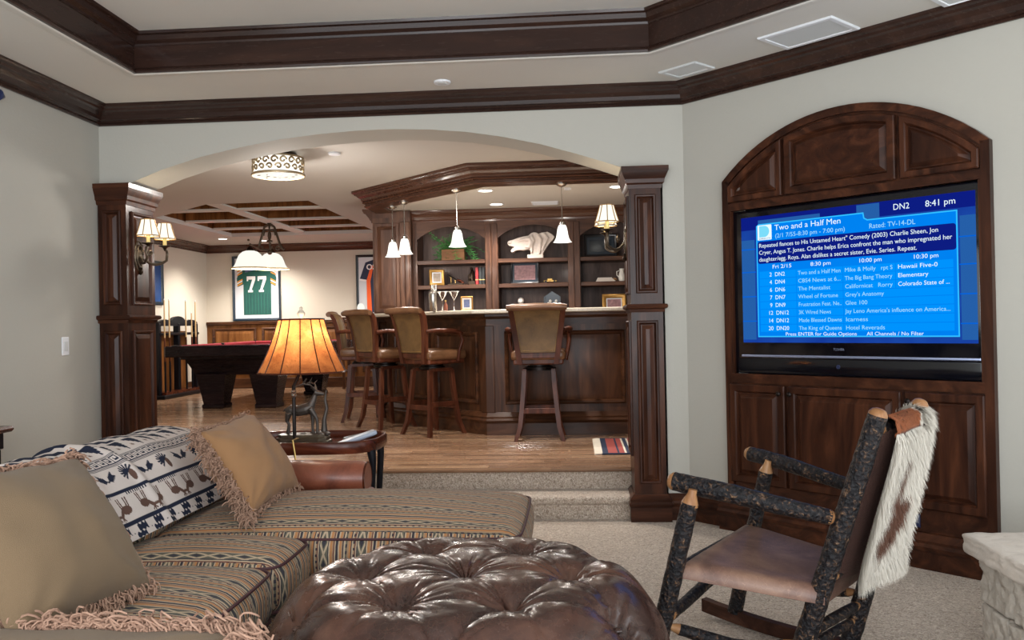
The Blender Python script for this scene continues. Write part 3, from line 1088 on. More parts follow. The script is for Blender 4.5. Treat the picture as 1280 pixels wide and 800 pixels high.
def door(pf, knob=None, mt='cabinet_wood_z', w=.052):
    """framed door with a raised panel; pf(inset) gives its outline"""
    def ring_mesh(steps, cap, base):
        mb = MB(); vs, fs = [], []
        n = len(pf(0))
        for k, (i, d) in enumerate(steps):
            vs += [FR_TV(s, z, d) for s, z in pf(i)]
            if k: fs += [((k - 1) * n + j, (k - 1) * n + (j + 1) % n, k * n + (j + 1) % n, k * n + j) for j in range(n)]
        if base: fs.append(tuple(range(n - 1, -1, -1)))
        if cap: fs.append(tuple((len(steps) - 1) * n + j for j in range(n)))
        return mb.add(vs, fs)
    d = ring_mesh([(0, FT - .012), (0, FT + .012), (.006, FT + .018), (w - .012, FT + .018), (w - .006, FT + .010), (w, FT - .004)], False, True).build('door', mt, tvc, world=True)
    ring_mesh([(w, FT - .010), (w, FT - .004), (w + .008, FT - .002), (w + .030, FT + .014)], True, True).build('panel', mt, d, world=True)
    if knob:
        c = FR_TV(knob[0], knob[1], FT + .018)
        MB().lathe([(.006, 0), (.006, .012), (.014, .018), (.015, .024), (.008, .030), (0.0001, .031)], c, 12, N45).build('knob', 'dark_metal', d, world=True)
    return d


def arch_f(s0, s1, z0, r, n=10):
    def pf(w):
        a, b, zb, rr = s0 + w, s1 - w, z0 + w, r - w
        # where the arch comes down to the bottom edge the outline closes to a point
        half = math.sqrt(max(0, rr * rr - (zb + .012 - 1.377) ** 2))
        a, b = max(a, AC - half), min(b, AC + half)
        return [(a, zb), (b, zb)] + [(lerp(b, a, i / n), archz(lerp(b, a, i / n), rr)) for i in range(n + 1)]
    return pf


def rect_f(s0, s1, z0, z1): return lambda w: rect(s0 + w, s1 - w, z0 + w, z1 - w)


rr_ = AR - .062
door(arch_f(.378, .755, 2.045, rr_), w=.042)
door(arch_f(.778, 1.436, 2.045, rr_), mt='cabinet_wood_x')
door(arch_f(1.459, 1.852, 2.045, rr_), w=.042)
door(rect_f(.366, .748, .31, .915), (.722, .87))
door(rect_f(.770, 1.438, .31, .915), (.795, .87))
door(rect_f(1.462, 1.856, .31, .915), (1.487, .87))
# little floor level socket plate on the base
MB().rings(rect(1.455, 1.52, .205, .275), [(0, FT - .012), (0, FT - .004), (.006, FT)], FR_TV).build('jack_plate', 'finial_blue', tvc, world=True)

# ---------------------------------------------------------------- television
tv = thing('television', 'large flat television showing a blue programme guide in the arched cabinet', 'television', tuple(CORNER + T45 * 1.115 + Vector((0, 0, .983))))
MB().rings(rect(.392, 1.838, .983, 1.985), [(0, -.12), (0, .018), (.006, .022)], FR_TV).build('housing', 'tv_black', tv, world=True)
MB().rings(rect(.440, 1.832, 1.085, 1.098), [(0, .02), (0, .027), (.003, .029)], FR_TV).build('silver_strip', 'tv_strip', tv, world=True)
MB().rings(rect(.415, 1.835, .99, 1.075), [(0, .02), (0, .024), (.006, .026)], FR_TV).build('speaker_bar', 'tv_black', tv, world=True)
MB().lathe([(.012, 0), (.012, .003), (.009, .004), (.009, .002)], FR_TV(1.075, 1.036, .026), 20, N45).build('power_ring', 'finial_blue', tv, world=True)
bm_ = MB(); text_into(bm_, 'TOSHIBA', FR_TV, 1.045, 1.128, .020, .0225, width=.065)
bm_.build('brand_text', 'tv_strip', tv, world=True, smooth=0)
SX0, SX1, SZ0, SZ1 = .452, 1.822, 1.172, 1.94
scr = MB().prism(rect(SX0, SX1, SZ0, SZ1), FR_TV, .0222, .0232).build('screen', 'screen_wall', tv, world=True)


def sp(name, poly, mt, lv): return MB().prism(poly, FR_TV, .0232 + lv * .0003, .0233 + lv * .0003).build(name, mt, scr, world=True, smooth=0)


# picture behind the guide: darker top and pale blue room tones
sp('picture_patch', rect(SX0, SX1, 1.86, SZ1), 'screen_box', 0.2)
sp('picture_patch', rect(SX0 + .12, .98, 1.87, 1.915), 'screen_bright', .4)
sp('picture_patch', rect(1.20, 1.33, 1.845, 1.935), 'screen_bright', .4)
sp('picture_patch', rect(1.745, SX1, 1.19, 1.82), 'screen_bright', .4)
sp('picture_patch', rect(SX0, .545, 1.19, 1.80), 'screen_bright', .4)
for z in (1.30, 1.45, 1.60, 1.74):
    sp('picture_line', rect(SX0, .55, z, z + .006), 'screen_line', .6); sp('picture_line', rect(1.74, SX1, z - .03, z - .024), 'screen_line', .6)


def rrect(s0, s1, z0, z1, r, n=4):
    out = []
    for cx, cz, a in ((s1 - r, z1 - r, 0), (s0 + r, z1 - r, 90), (s0 + r, z0 + r, 180), (s1 - r, z0 + r, 270)):
        out += arc_pts((cx, cz), r, math.radians(a), math.radians(a + 90), n)
    return out


tab = [(.558, 1.205), (1.735, 1.205), (1.735, 1.852), (1.262, 1.852), (1.245, 1.862), (1.240, 1.892), (.575, 1.892), (.558, 1.88)]
sp('guide_border', tab, 'screen_panel_edge', 1)
sp('guide_panel', inset(tab, .007), 'screen_panel', 2)
sp('title_box', rrect(.567, 1.727, 1.65, 1.785, .015), 'screen_box', 3)
cols = [.575, .823, 1.113, 1.412, 1.712]
z0r, rh = 1.235, .0462
for r in range(8):
    zt = z0r + (8 - r) * rh
    cs = [(cols[0], cols[1]), (cols[1], cols[2])] + ([(cols[2], cols[3]), (cols[3], cols[4])] if r < 3 else [(cols[2], cols[4])])
    for a, b in cs:
        sp('guide_cell', rect(a + .002, b - .002, zt - rh + .002, zt - .002), 'screen_cell', 4)
lg = MB()
lg.prism(arc_pts((.615, 1.845), .034, -math.pi / 2, math.pi / 2, 12) + [(.580, 1.879), (.580, 1.811)], FR_TV, .0245, .0246)
sp('logo_plate', rrect(.568, .665, 1.793, 1.884, .006), 'screen_text', 3)
lg.build('logo_shape', 'screen_logo', scr, world=True, smooth=0)
tm, td = MB(), MB()
D = .0252


def tx(mb, s, x, z, size, w=None): text_into(mb, s, FR_TV, x, z, size, D, width=w)


lo_ = MB(); text_into(lo_, 'DIRECTV', FR_TV, .578, 1.797, .014, .0247, width=.078); lo_.build('logo_text', 'screen_box', scr, world=True, smooth=0)
tx(tm, 'DN2', 1.405, 1.886, .046, .085); tx(tm, '8:41 pm', 1.575, 1.884, .046, .150)
tx(tm, 'Two and a Half Men', .685, 1.845, .047, .420)
tx(td, '(2/1 7/55-8:30 pm - 7:00 pm)', .688, 1.800, .036, .440)
tx(td, 'Rated: TV-14-DL', 1.27, 1.800, .038, .250)
tx(tm, 'Repeated fiances to His Untamed Heart" Comedy (2003) Charlie Sheen, Jon', .576, 1.748, .035, 1.06)
tx(tm, 'Cryer, Angus T. Jones. Charlie helps Erica confront the man who impregnated her', .576, 1.706, .035, 1.13)
tx(tm, "daughter/egg. Roya. Alan dislikes a secret sister, Evie. Series. Repeat.", .576, 1.664, .035, .95)
for s, x in (('Fri 2/15', .665), ('8:30 pm', .915), ('10:00 pm', 1.205), ('10:30 pm', 1.505)): tx(tm, s, x, 1.617, .032, .125)
rows = [('2  DN2', 'Two and a Half Men', 'Mike & Molly   rpt S', 'Hawaii Five-0'), ('4  DN4', 'CBS4 News at 6...', 'The Big Bang Theory', 'Elementary'),
        ('6  DN6', 'The Mentalist', 'Californicat   Rorry', 'Colorado State of ...'), ('7  DN7', 'Wheel of Fortune', "Grey's Anatomy"),
        ('9  DN9', 'Frustration Feat. Ne..', 'Glee 100'), ('12  DN12', '3K Wired News', "Jay Leno America's influence on America..."),
        ('14  DN12', 'Made Blessed Dawns', 'Icarness'), ('20  DN20', 'The King of Queens', 'Hotel Reverads')]
for r, rw in enumerate(rows):
    zb = z0r + (7 - r) * rh + .012
    tx(tm, rw[0], .645 if r < 5 else .632, zb, .034)
    tx(td, rw[1], .834, zb, .032, min(.265, .0155 * len(rw[1])))
    tx(td, rw[2], 1.124, zb, .032, min(.27 if len(rw) > 3 else .57, .0158 * len(rw[2])))
    if len(rw) > 3: tx(tm, rw[3], 1.424, zb, .032, min(.265, .0158 * len(rw[3])))
tx(tm, 'Press ENTER for Guide Options', .745, 1.214, .028, .44)
tx(tm, 'All Channels / No Filter', 1.245, 1.214, .028, .31)
tm.build('guide_text', 'screen_text', scr, world=True, smooth=0, kind='stuff')
td.build('guide_text', 'screen_text_dim', scr, world=True, smooth=0, kind='stuff')

# ================================================================== SMALL FITTINGS OF THE MAIN ROOM
sw = thing('light_switch', 'white rocker light switch plate on the left wall', 'switch', (XL, 5.335, 1.17))
frs = frame((XL, 5.335, 1.17), (0, 1, 0), (1, 0, 0))
MB().rings(rrect(-.038, .038, .0, .118, .006), [(0, .0005), (0, .004), (.004, .007)], frs).build('plate', 'white_plastic', sw, world=True)
MB().rings(rect(-.018, .018, .028, .090), [(0, .006), (0, .009), (.002, .010)], frs).build('rocker', 'speaker_mesh', sw, world=True)
fsp = lambda c: (lambda s, z, d: Vector((c[0], c[1], ZC)) + T45 * s - N45 * z + Vector((0, 0, -d)))
for nm, c, w, h, lb in (('ceiling_speaker', (1.30, 4.805), .44, .30, 'white rectangular ceiling speaker with a broad white rim nearest the television cabinet peak'),
                        ('air_vent', (.723, 5.41), .28, .20, 'flat pale rectangular vent in the ceiling corner near the arch'),
                        ('ceiling_speaker', (1.93, 4.27), .36, .26, 'white ceiling speaker cut off by the top edge of the photo')):
    t = thing(nm, lb, 'speaker' if 'speaker' in nm else 'vent', (c[0], c[1], ZC))
    fr = fsp(c)
    MB().rings(rect(-w / 2, w / 2, -h / 2, h / 2), [(0, .0005), (0, .008), (.004, .012), (.028, .012), (.030, .006)], fr, cap=False, base=False).build('rim', 'white_plastic' if nm == 'ceiling_speaker' else 'speaker_mesh', t, world=True)
    MB().prism(rect(-w / 2 + .029, w / 2 - .029, -h / 2 + .029, h / 2 - .029), fr, .001, .007).build('grille', 'speaker_mesh', t, world=True)
sd = thing('smoke_detector', 'small round white detector on the ceiling above the arch', 'detector', (-.81, 5.462, ZC - .016))
MB().lathe([(.052, .0), (.055, .004), (.055, .012)], (-.81, 5.462, ZC - .012), 24).build('body', 'white_plastic', sd, world=True)
MB().lathe([(.03, .0), (.034, .004)], (-.81, 5.462, ZC - .016), 20).build('cap', 'speaker_mesh', sd, world=True)
sd2 = thing('ceiling_disc', 'small round white disc on the bar ceiling just behind the arch', 'detector', tuple(atz(418, 191, ZB)))
MB().lathe([(.045, 0), (.05, .006), (.05, .018)], tuple(atz(418, 191, ZB) - Vector((0, 0, .018))), 20).build('body', 'white_plastic', sd2, world=True)
# ================================================================== BAR
bar = thing('home_bar', 'dark wood panelled bar front wrapping round three sides', 'bar', (-.6, 8.3, ZF))
BP = [(1.95, 7.85), (-.80, 7.85), (-1.97, 9.02), (-1.97, 9.475)]
MB().sweep([(0, ZF), (0, 1.405), (-.14, 1.405), (-.14, ZF), (0, ZF)], BP).build('body', 'bar_wood_z', bar, world=True)
MB().sweep([(0, ZF), (.03, ZF), (.03, ZF + .105), (.036, ZF + .115), (.042, ZF + .13), (.03, ZF + .15), (.034, ZF + .165), (.018, ZF + .19), (.008, ZF + .205), (0, ZF + .205)], BP).build('base_moulding', 'bar_wood_x', bar, world=True)
MB().sweep([(0, 1.30), (.012, 1.30), (.012, 1.36), (.03, 1.385), (.03, 1.405), (0, 1.405)], BP).build('apron', 'bar_wood_x', bar, world=True)
segs = []
for i in range(3):
    a, b = Vector((*BP[i], 0)), Vector((*BP[i + 1], 0))
    t = (b - a).normalized(); n_ = Vector((-t.y, t.x, 0)); segs.append((a, b, t, n_, (b - a).length))


def bar_panel(i, s0, s1):
    a, b, t, n_, L = segs[i]
    fr = frame(a, t, n_)
    p = rect(s0, s1, .58, 1.245)
    MB().rings(p, [(0, .0), (0, .014), (.012, .022), (.03, .014), (.04, .002)], fr, cap=False, base=False).build('panel_moulding', 'bar_wood_x', bar, world=True)
    MB().rings(inset(p, .0405), [(0, -.004), (0, .002), (.045, .012)], fr).build('panel', 'bar_wood_z', bar, world=True)


bar_panel(0, .30, 1.36); bar_panel(0, 1.50, 2.59)
bar_panel(1, .13, .78); bar_panel(1, .88, 1.54)
bar_panel(2, .06, .42)
for i, s in ((0, 2.75 - .07), (1, 0.0)):
    a, b, t, n_, L = segs[i]
    fr = frame(a, t, n_)
    MB().rings(rect(s + .005, s + .085, ZF + .20, 1.30), [(0, 0), (0, .010), (.004, .014)], fr).build('corner_stile', 'bar_wood_z', bar, world=True)
# countertop: one continuous slab with a rounded front
ct = [(.235, 1.408), (.250, 1.413), (.254, 1.426), (.250, 1.439), (.235, 1.445), (-.30, 1.445), (-.30, 1.408), (.235, 1.408)]
MB().sweep(ct, [(1.95, 7.85), (-.80, 7.85), (-1.97, 9.02), (-1.97, 9.475)]).build('bar_countertop', 'granite', label='pale speckled stone bar top running over the panelled bar', cat='countertop')

# dropped soffit above the bar
SP = [(2.19, 7.70), (-.865, 7.70), (-2.17, 9.005), (-2.17, 9.49)]
soff = thing('bar_soffit', 'angled dark wood crown canopy hanging over the bar', None, (-.6, 8.3, 2.57), kind='structure')
for i in range(3):
    p_ = SP
    P = [Vector(q) for q in p_]
    prof = [(0, 2.57), (.014, 2.57), (.022, 2.578), (.022, 2.588), (.012, 2.594), (.012, 2.606), (.034, 2.610), (.042, 2.620), (.034, 2.630), (.048, 2.640), (.060, 2.662), (.088, 2.680), (.094, 2.692), (.118, 2.696), (.122, 2.708), (.142, 2.716), (.142, ZB), (0, ZB)]
    vs = []
    for k in (i, i + 1):
        e0 = (P[k] - P[k - 1]).normalized() if k else (P[1] - P[0]).normalized()
        e1 = (P[k + 1] - P[k]).normalized() if k < 3 else e0
        n0, n1 = Vector((-e0.y, e0.x)), Vector((-e1.y, e1.x))
        m = n0 + n1; m = m / m.length_squared * 2
        vs += [(P[k].x + m.x * o, P[k].y + m.y * o, z) for o, z in prof]
    n = len(prof)
    MB().add(vs, [(q, (q + 1) % n, n + (q + 1) % n, n + q) for q in range(n)] + [tuple(range(n)), tuple(range(2 * n - 1, n - 1, -1))]).build('crown', 'moulding_wood', soff, world=True, smooth=28)
MB().sweep([(0, 2.572), (-.17, 2.572), (-.17, 2.60), (0, 2.60), (0, 2.572)], SP).build('underside_board', 'bar_wood_x', soff, world=True)
vs = [(2.19, 7.72), (-.86, 7.72), (-2.15, 9.01), (-2.15, 9.49), (-1.79, 9.49), (-1.79, 10.1), (2.19, 10.1)]
MB().add([(x, y, 2.60) for x, y in vs] + [(x, y, 2.73) for x, y in vs], [tuple(range(7)), tuple(range(13, 6, -1))] + [(i, (i + 1) % 7, 7 + (i + 1) % 7, 7 + i) for i in range(7)]).build('ceiling_panel', 'bar_ceiling_paint', soff, world=True)

# built in shelving behind the bar
sh = thing('bar_shelving', 'tall built in wood shelving with three arched bays behind the bar', 'shelving', (-.45, 9.9, ZF))
SY = 9.65
frsh = frame((0, SY, 0), (1, 0, 0), (0, -1, 0))
bays = [(-1.755, -.985), (-.84, -.058), (.08, .862)]
MB().box(-1.80, 1.0, 10.06, 10.10, ZF, 2.50).build('back_panel', 'shelf_back_wood', sh, world=True)
for a, b in ((-1.80, -1.755), (-.985, -.84), (-.058, .08), (.862, 1.0)):
    MB().box(a, b, SY + .002, 10.06, ZF, 2.50).build('divider', 'shelf_wood_z', sh, world=True)
    if b - a > .1:
        MB().rings(rect(a + .004, (a + b) / 2 - .003, ZF, 2.44), [(0, 0), (0, .010), (.004, .014)], frsh).build('stile', 'shelf_wood_z', sh, world=True)
        MB().rings(rect((a + b) / 2 + .003, b - .004, ZF, 2.44), [(0, 0), (0, .010), (.004, .014)], frsh).build('stile', 'shelf_wood_z', sh, world=True)
for a, b in bays:
    hw, mid = (b - a) / 2, (a + b) / 2
    pts = [(a, 2.50), (a, 2.28)]
    for i in range(1, 14):
        x = lerp(a, b, i / 14)
        R_ = (hw * hw + .14 ** 2) / (2 * .14)
        pts.append((x, 2.42 - R_ + math.sqrt(R_ * R_ - (x - mid) ** 2)))
    pts += [(b, 2.28), (b, 2.50)]
    MB().prism(pts, frsh, -.025, .0).build('arched_header', 'shelf_wood_x', sh, world=True)
    for zt in (2.045, 1.765):
        MB().box(a, b, SY + .006, 10.06, zt - .045, zt, .004).build('shelf', 'shelf_wood_x', sh, world=True)
    MB().box(a, b, SY - .0, 10.06, 1.36, 1.40, .004).build('shelf', 'shelf_wood_x', sh, world=True)
    MB().rings(rect(a + .01, b - .01, ZF + .1, 1.33), [(0, -.02), (0, .0), (.006, .006), (.06, .006), (.07, -.004), (.1, .004)], frsh).build('cupboard_door', 'shelf_wood_z', sh, world=True)
MB().sweep([(0, 2.47), (.012, 2.47), (.016, 2.49), (.028, 2.50), (.04, 2.53), (.07, 2.56), (.085, 2.565), (.095, 2.585), (.10, 2.60), (0, 2.60)], [(1.6, SY), (-1.80, SY)]).build('crown', 'moulding_wood', sh, world=True, smooth=28)
MB().box(1.0, 2.19, SY, 10.10, ZF, 2.60).build('end_cabinet', 'shelf_wood_z', sh, world=True)

# tall cabinet at the end of the bar
tc = thing('tall_cabinet', 'narrow tall dark wood cabinet closing the left end of the bar shelving', 'cabinet', (-2.01, 9.8, ZF))
MB().box(-2.225, -1.80, 9.50, 10.10, ZF, 2.52).build('body', 'shelf_wood_z', tc, world=True)
MB().sweep([(0, 2.47), (.012, 2.47), (.016, 2.49), (.028, 2.50), (.045, 2.53), (.08, 2.57), (.095, 2.575), (.11, 2.60), (.115, 2.625), (0, 2.625)], [(-2.225, 9.50), (-2.225, 10.1)]).build('crown', 'moulding_wood', tc, world=True, smooth=28)
MB().box(-2.225, -1.80, 9.50, 10.10, 2.52, 2.595).build('frieze', 'shelf_wood_z', tc, world=True)
frt = frame((0, 9.50, 0), (1, 0, 0), (0, -1, 0))
d_ = MB().rings(rect(-2.205, -1.925, 1.47, 2.46), [(0, 0), (0, .014), (.005, .018), (.035, .018), (.04, .012), (.046, .004)], frt, cap=False).build('door', 'shelf_wood_z', tc, world=True)
MB().rings(inset(rect(-2.205, -1.925, 1.47, 2.46), .0465), [(0, 0), (0, .004), (.028, .014)], frt).build('panel', 'shelf_wood_z', d_, world=True)
for a in (-1.915, -1.86): MB().rings(rect(a, a + .05, ZF, 2.47), [(0, 0), (0, .012), (.005, .016)], frt).build('stile', 'shelf_wood_z', tc, world=True)
MB().rings(rect(-2.205, -1.925, ZF + .1, 1.40), [(0, 0), (0, .014), (.005, .018), (.035, .018), (.046, .004), (.075, .014)], frt).build('door', 'shelf_wood_z', tc, world=True)


# ------------------------------------------------------------------ bar stools
def make_stool(label):
    t = thing('bar_stool', label, 'stool', group='brown leather bar stools')
    W = 'stool_wood'
    MB().rbox((0, .01, .735), (.235, .225, .045), .035, .018, 6, 3).build('seat', 'stool_leather_side', t)
    fr_ = MB(); fr_.box(-.215, .215, -.205, .215, .655, .705, .010); fr_.build('seat_frame', W, t)
    MB().lathe([(.12, .60), (.12, .628), (.10, .634), (.10, .655)], (0, 0, 0), 20).build('swivel_plate', 'dark_metal', t)
    # back: leather panel between two curved posts with a rolled top
    prof = [(-.215, .66), (-.222, .76), (-.232, .88), (-.248, 1.0), (-.272, 1.09), (-.30, 1.135), (-.335, 1.155)]

    def hwid(z): return lerp(.178, .250, max(0, min(1, (z - .66) / .5)))
    for s in (-1, 1):
        mb = MB()
        ring = []
        for (y, z) in prof:
            w = hwid(z)
            ring.append([(s * (w - .045), y - .018, z), (s * w, y - .018, z), (s * w, y + .026, z), (s * (w - .045), y + .026, z)])
        vs = [p for r_ in ring for p in r_]
        fs = [(i * 4 + k, i * 4 + (k + 1) % 4, i * 4 + 4 + (k + 1) % 4, i * 4 + 4 + k) for i in range(len(ring) - 1) for k in range(4)]
        fs += [(3, 2, 1, 0), tuple((len(ring) - 1) * 4 + k for k in range(4))]
        mb.add(vs, fs).build('back_post', W, t, smooth=40)
    pan = MB()
    zs = [i for i in range(len(prof)) if prof[i][1] >= .76]
    nu = 9
    vs, fs = [], []
    for side in (0, 1):
        for i in zs:
            y, z = prof[i]
            w = hwid(z) - .043
            for k in range(nu):
                u = -1 + 2 * k / (nu - 1)
                puff = .014 * (1 - u * u)
                vs.append((u * w, y + (-.012 - puff * .4 if side == 0 else .022 + puff), z))
    m_ = len(zs)
    for side in (0, 1):
        o = side * m_ * nu
        for i in range(m_ - 1):
            for k in range(nu - 1): fs.append((o + i * nu + k, o + i * nu + k + 1, o + (i + 1) * nu + k + 1, o + (i + 1) * nu + k))
    for i in range(m_ - 1):
        for k in (0, nu - 1): fs.append((i * nu + k, (i + 1) * nu + k, m_ * nu + (i + 1) * nu + k, m_ * nu + i * nu + k))
    pan.add(vs, fs).build('back_panel', 'stool_leather', t, smooth=50)
    roll = MB()
    roll.tube([(-.255, -.325, 1.142), (-.20, -.325, 1.146), (0, -.327, 1.150), (.20, -.325, 1.146), (.255, -.325, 1.142)], [.024, .030, .031, .030, .024], 12)
    roll.build('top_roll', 'stool_leather_side', t, smooth=50)
    MB().bar((-.15, -.214, .735), (.15, -.214, .735), .03, .05, b=.005).build('lower_rail', W, t)
    nh = MB()
    for s in (-1, 1):
        for i in range(22):
            z = lerp(.775, 1.10, i / 21)
            y = np.interp(z, [p[1] for p in prof], [p[0] for p in prof])
            nh.sphere((s * (hwid(z) - .050), y - .017, z), .0038, 6, 4)
    for i in range(22): nh.sphere((lerp(-.125, .125, i / 21), -.238, .775), .0038, 6, 4)
    nh.build('nailheads', 'brass', t, kind='stuff')
    for s in (-1, 1):
        MB().tube([(s * .225, -.238, .955), (s * .262, -.14, .962), (s * .275, .0, .955), (s * .268, .10, .945), (s * .262, .15, .93)], [.016, .02, .024, .024, .016], 10).build('arm', W, t, smooth=50)
        MB().tube([(s * .262, .12, .935), (s * .268, .15, .87), (s * .255, .12, .78), (s * .232, .12, .68)], [.016, .018, .016, .018], 8).build('arm_support', W, t, smooth=50)
    for sx in (-1, 1):
        for sy in (-1, 1):
            mb = MB()
            pts = [(.125, .60), (.135, .45), (.150, .28), (.168, .12), (.205, .0)]
            vs = []
            for o, z in pts:
                h = .019 if z > .05 else .017
                cx, cy = sx * o, sy * o
                vs += [(cx - h, cy - h, z), (cx + h, cy - h, z), (cx + h, cy + h, z), (cx - h, cy + h, z)]
            fs = [(i * 4 + k, i * 4 + (k + 1) % 4, i * 4 + 4 + (k + 1) % 4, i * 4 + 4 + k) for i in range(len(pts) - 1) for k in range(4)] + [(0, 1, 2, 3), tuple(len(vs) - 1 - k for k in range(4))]
            mb.add(vs, fs).build('leg', W, t, smooth=40)
    o = .158
    for i, (p, q) in enumerate((((-o, -o), (o, -o)), ((o, -o), (o, o)), ((o, o), (-o, o)), ((-o, o), (-o, -o)))):
        MB().bar((p[0], p[1], .255 + .03 * (i % 2)), (q[0], q[1], .255 + .03 * (i % 2)), .024, .046, b=.004).build('foot_rail', W, t)
    for s in (-1, 1): MB().bar((s * .125, -.125, .60), (s * .125, .125, .60), .036, .03).build('leg_frame', W, t)
    return t


s0 = make_stool('brown leather bar stool standing alone in front of the straight bar front')
s0.location = (-.315, 7.585, ZF)
copy_tree(s0, (-1.33, 7.98, ZF), math.radians(-42), 'brown leather bar stool nearest of the group of three at the angled bar corner')
copy_tree(s0, (-1.90, 8.56, ZF), math.radians(-45), 'brown leather bar stool in the middle of the group of three')
copy_tree(s0, (-2.28, 9.19, ZF), math.radians(-84), 'brown leather bar stool farthest left, half hidden behind the middle one')


# ------------------------------------------------------------------ pendant lights
def make_pendant(label):
    t = thing('pendant_light', label, 'pendant lamp', group='glass pendant lamps over the bar')
    # origin at the canopy, shade hangs below
    MB().lathe([(.05, 0), (.05, -.008), (.03, -.022), (.008, -.03)], (0, 0, 0), 20).build('canopy', 'nickel', t)
    MB().tube([(0, 0, -.02), (0, 0, -.36)], .0045, 8).build('stem', 'nickel', t)
    MB().lathe([(.006, -.33), (.014, -.345), (.03, -.352), (.03, -.375), (.026, -.38)], (0, 0, 0), 16).build('socket_cap', 'nickel', t)
    mb = MB()
    n = 24
    prof = [(.028, -.372), (.036, -.385), (.044, -.41), (.050, -.45), (.058, -.49), (.070, -.520), (.082, -.530)]
    vs, fs = [], []
    for i, (r, z) in enumerate(prof):
        for k in range(n):
            a = 2 * math.pi * k / n
            w = 1 + (.05 * math.cos(6 * a) if i > 4 else 0)
            vs.append((r * w * math.cos(a), r * w * math.sin(a), z))
    for i in range(len(prof) - 1):
        for k in range(n): fs.append((i * n + k, i * n + (k + 1) % n, (i + 1) * n + (k + 1) % n, (i + 1) * n + k))
    mb.add(vs, fs).build('glass_shade', 'milk_glass_lit', t, smooth=60)
    point_light('bulb', (0, 0, -.56), 8, (1, .94, .86), .05, t)
    return t


p0 = make_pendant('frosted glass pendant lamp above the lone bar stool')
p0.location = (-.092, 7.82, 2.572)
for x, y, lb in ((-1.07, 7.99, 'frosted glass pendant lamp hanging in front of the potted plant'),
                 (-1.70, 8.66, 'frosted glass pendant lamp right one of the close pair by the tall cabinet'),
                 (-1.89, 8.98, 'frosted glass pendant lamp left one of the close pair by the tall cabinet')):
    copy_tree(p0, (x, y, 2.572), 0, lb)


# ------------------------------------------------------------------ recessed lights
def make_can(label, z):
    t = thing('recessed_light', label, 'downlight', group='round recessed lights over the bar')
    MB().lathe([(.062, .001), (.078, -.004), (.080, -.001), (.080, .001)], (0, 0, 0), 28).build('trim_ring', 'white_plastic', t)
    MB().lathe([(.0001, -.0012), (.062, -.0012)], (0, 0, 0), 28).build('lens', 'can_lens_lit', t)
    spot_light('lamp', (0, 0, -.02), 88, angle=130, parent=t)
    return t


c0 = make_can('round recessed light nearest the centre of the bar ceiling front edge', 2.6)
c0.location = (-.83, 8.27, 2.599)
copy_tree(c0, (-.81, 9.24, 2.599), 0, 'round recessed light close to the shelving crown')
copy_tree(c0, (.43, 8.28, 2.599), 0, 'round recessed light beside the right wall lamp')
# unseen copies added to brighten the pool room and the bar walkway
for x, y, lb in ((-5.0, 13.7, 'added round recessed light washing the end wall left of the coffers'), (-2.62, 13.6, 'added round recessed light washing the end wall right of the coffers'),
                 (-5.5, 13.25, 'added round recessed light between the coffers and the pool room corner'), (-4.6, 8.2, 'added round recessed light in front of the coffers'), (-.6, 6.75, 'added round recessed light above the bar walkway just behind the arch')):
    c = copy_tree(c0, (x, y, ZB - .001), 0, lb)

# vents in the bar ceiling
for (xa, ya, xb, yb), lb in (((665, 256, 698, 251), 'long narrow white vent in the bar ceiling'), ((705, 237, 714, 234), 'short white vent in the bar ceiling beside the pendant')):
    a, b = atz(xa, ya, 2.60), atz(xb, yb, 2.60)
    t = thing('air_vent', lb, 'vent', ((a.x + b.x) / 2, (a.y + b.y) / 2, 2.60))
    fr = lambda s, z, d, a=a: Vector((s, z, 2.5995 - d))
    MB().rings(rect(a.x, b.x, a.y, b.y), [(0, 0), (0, .004), (.012, .006), (.014, .002)], fr, cap=False).build('rim', 'white_plastic', t, world=True)
    k = 4
    for i in range(k):
        y0_ = lerp(a.y + .015, b.y - .015, (i + .2) / k)
        MB().box(a.x + .015, b.x - .015, y0_, y0_ + .012, 2.5945, 2.5985).build('slat', 'white_plastic', t, world=True)


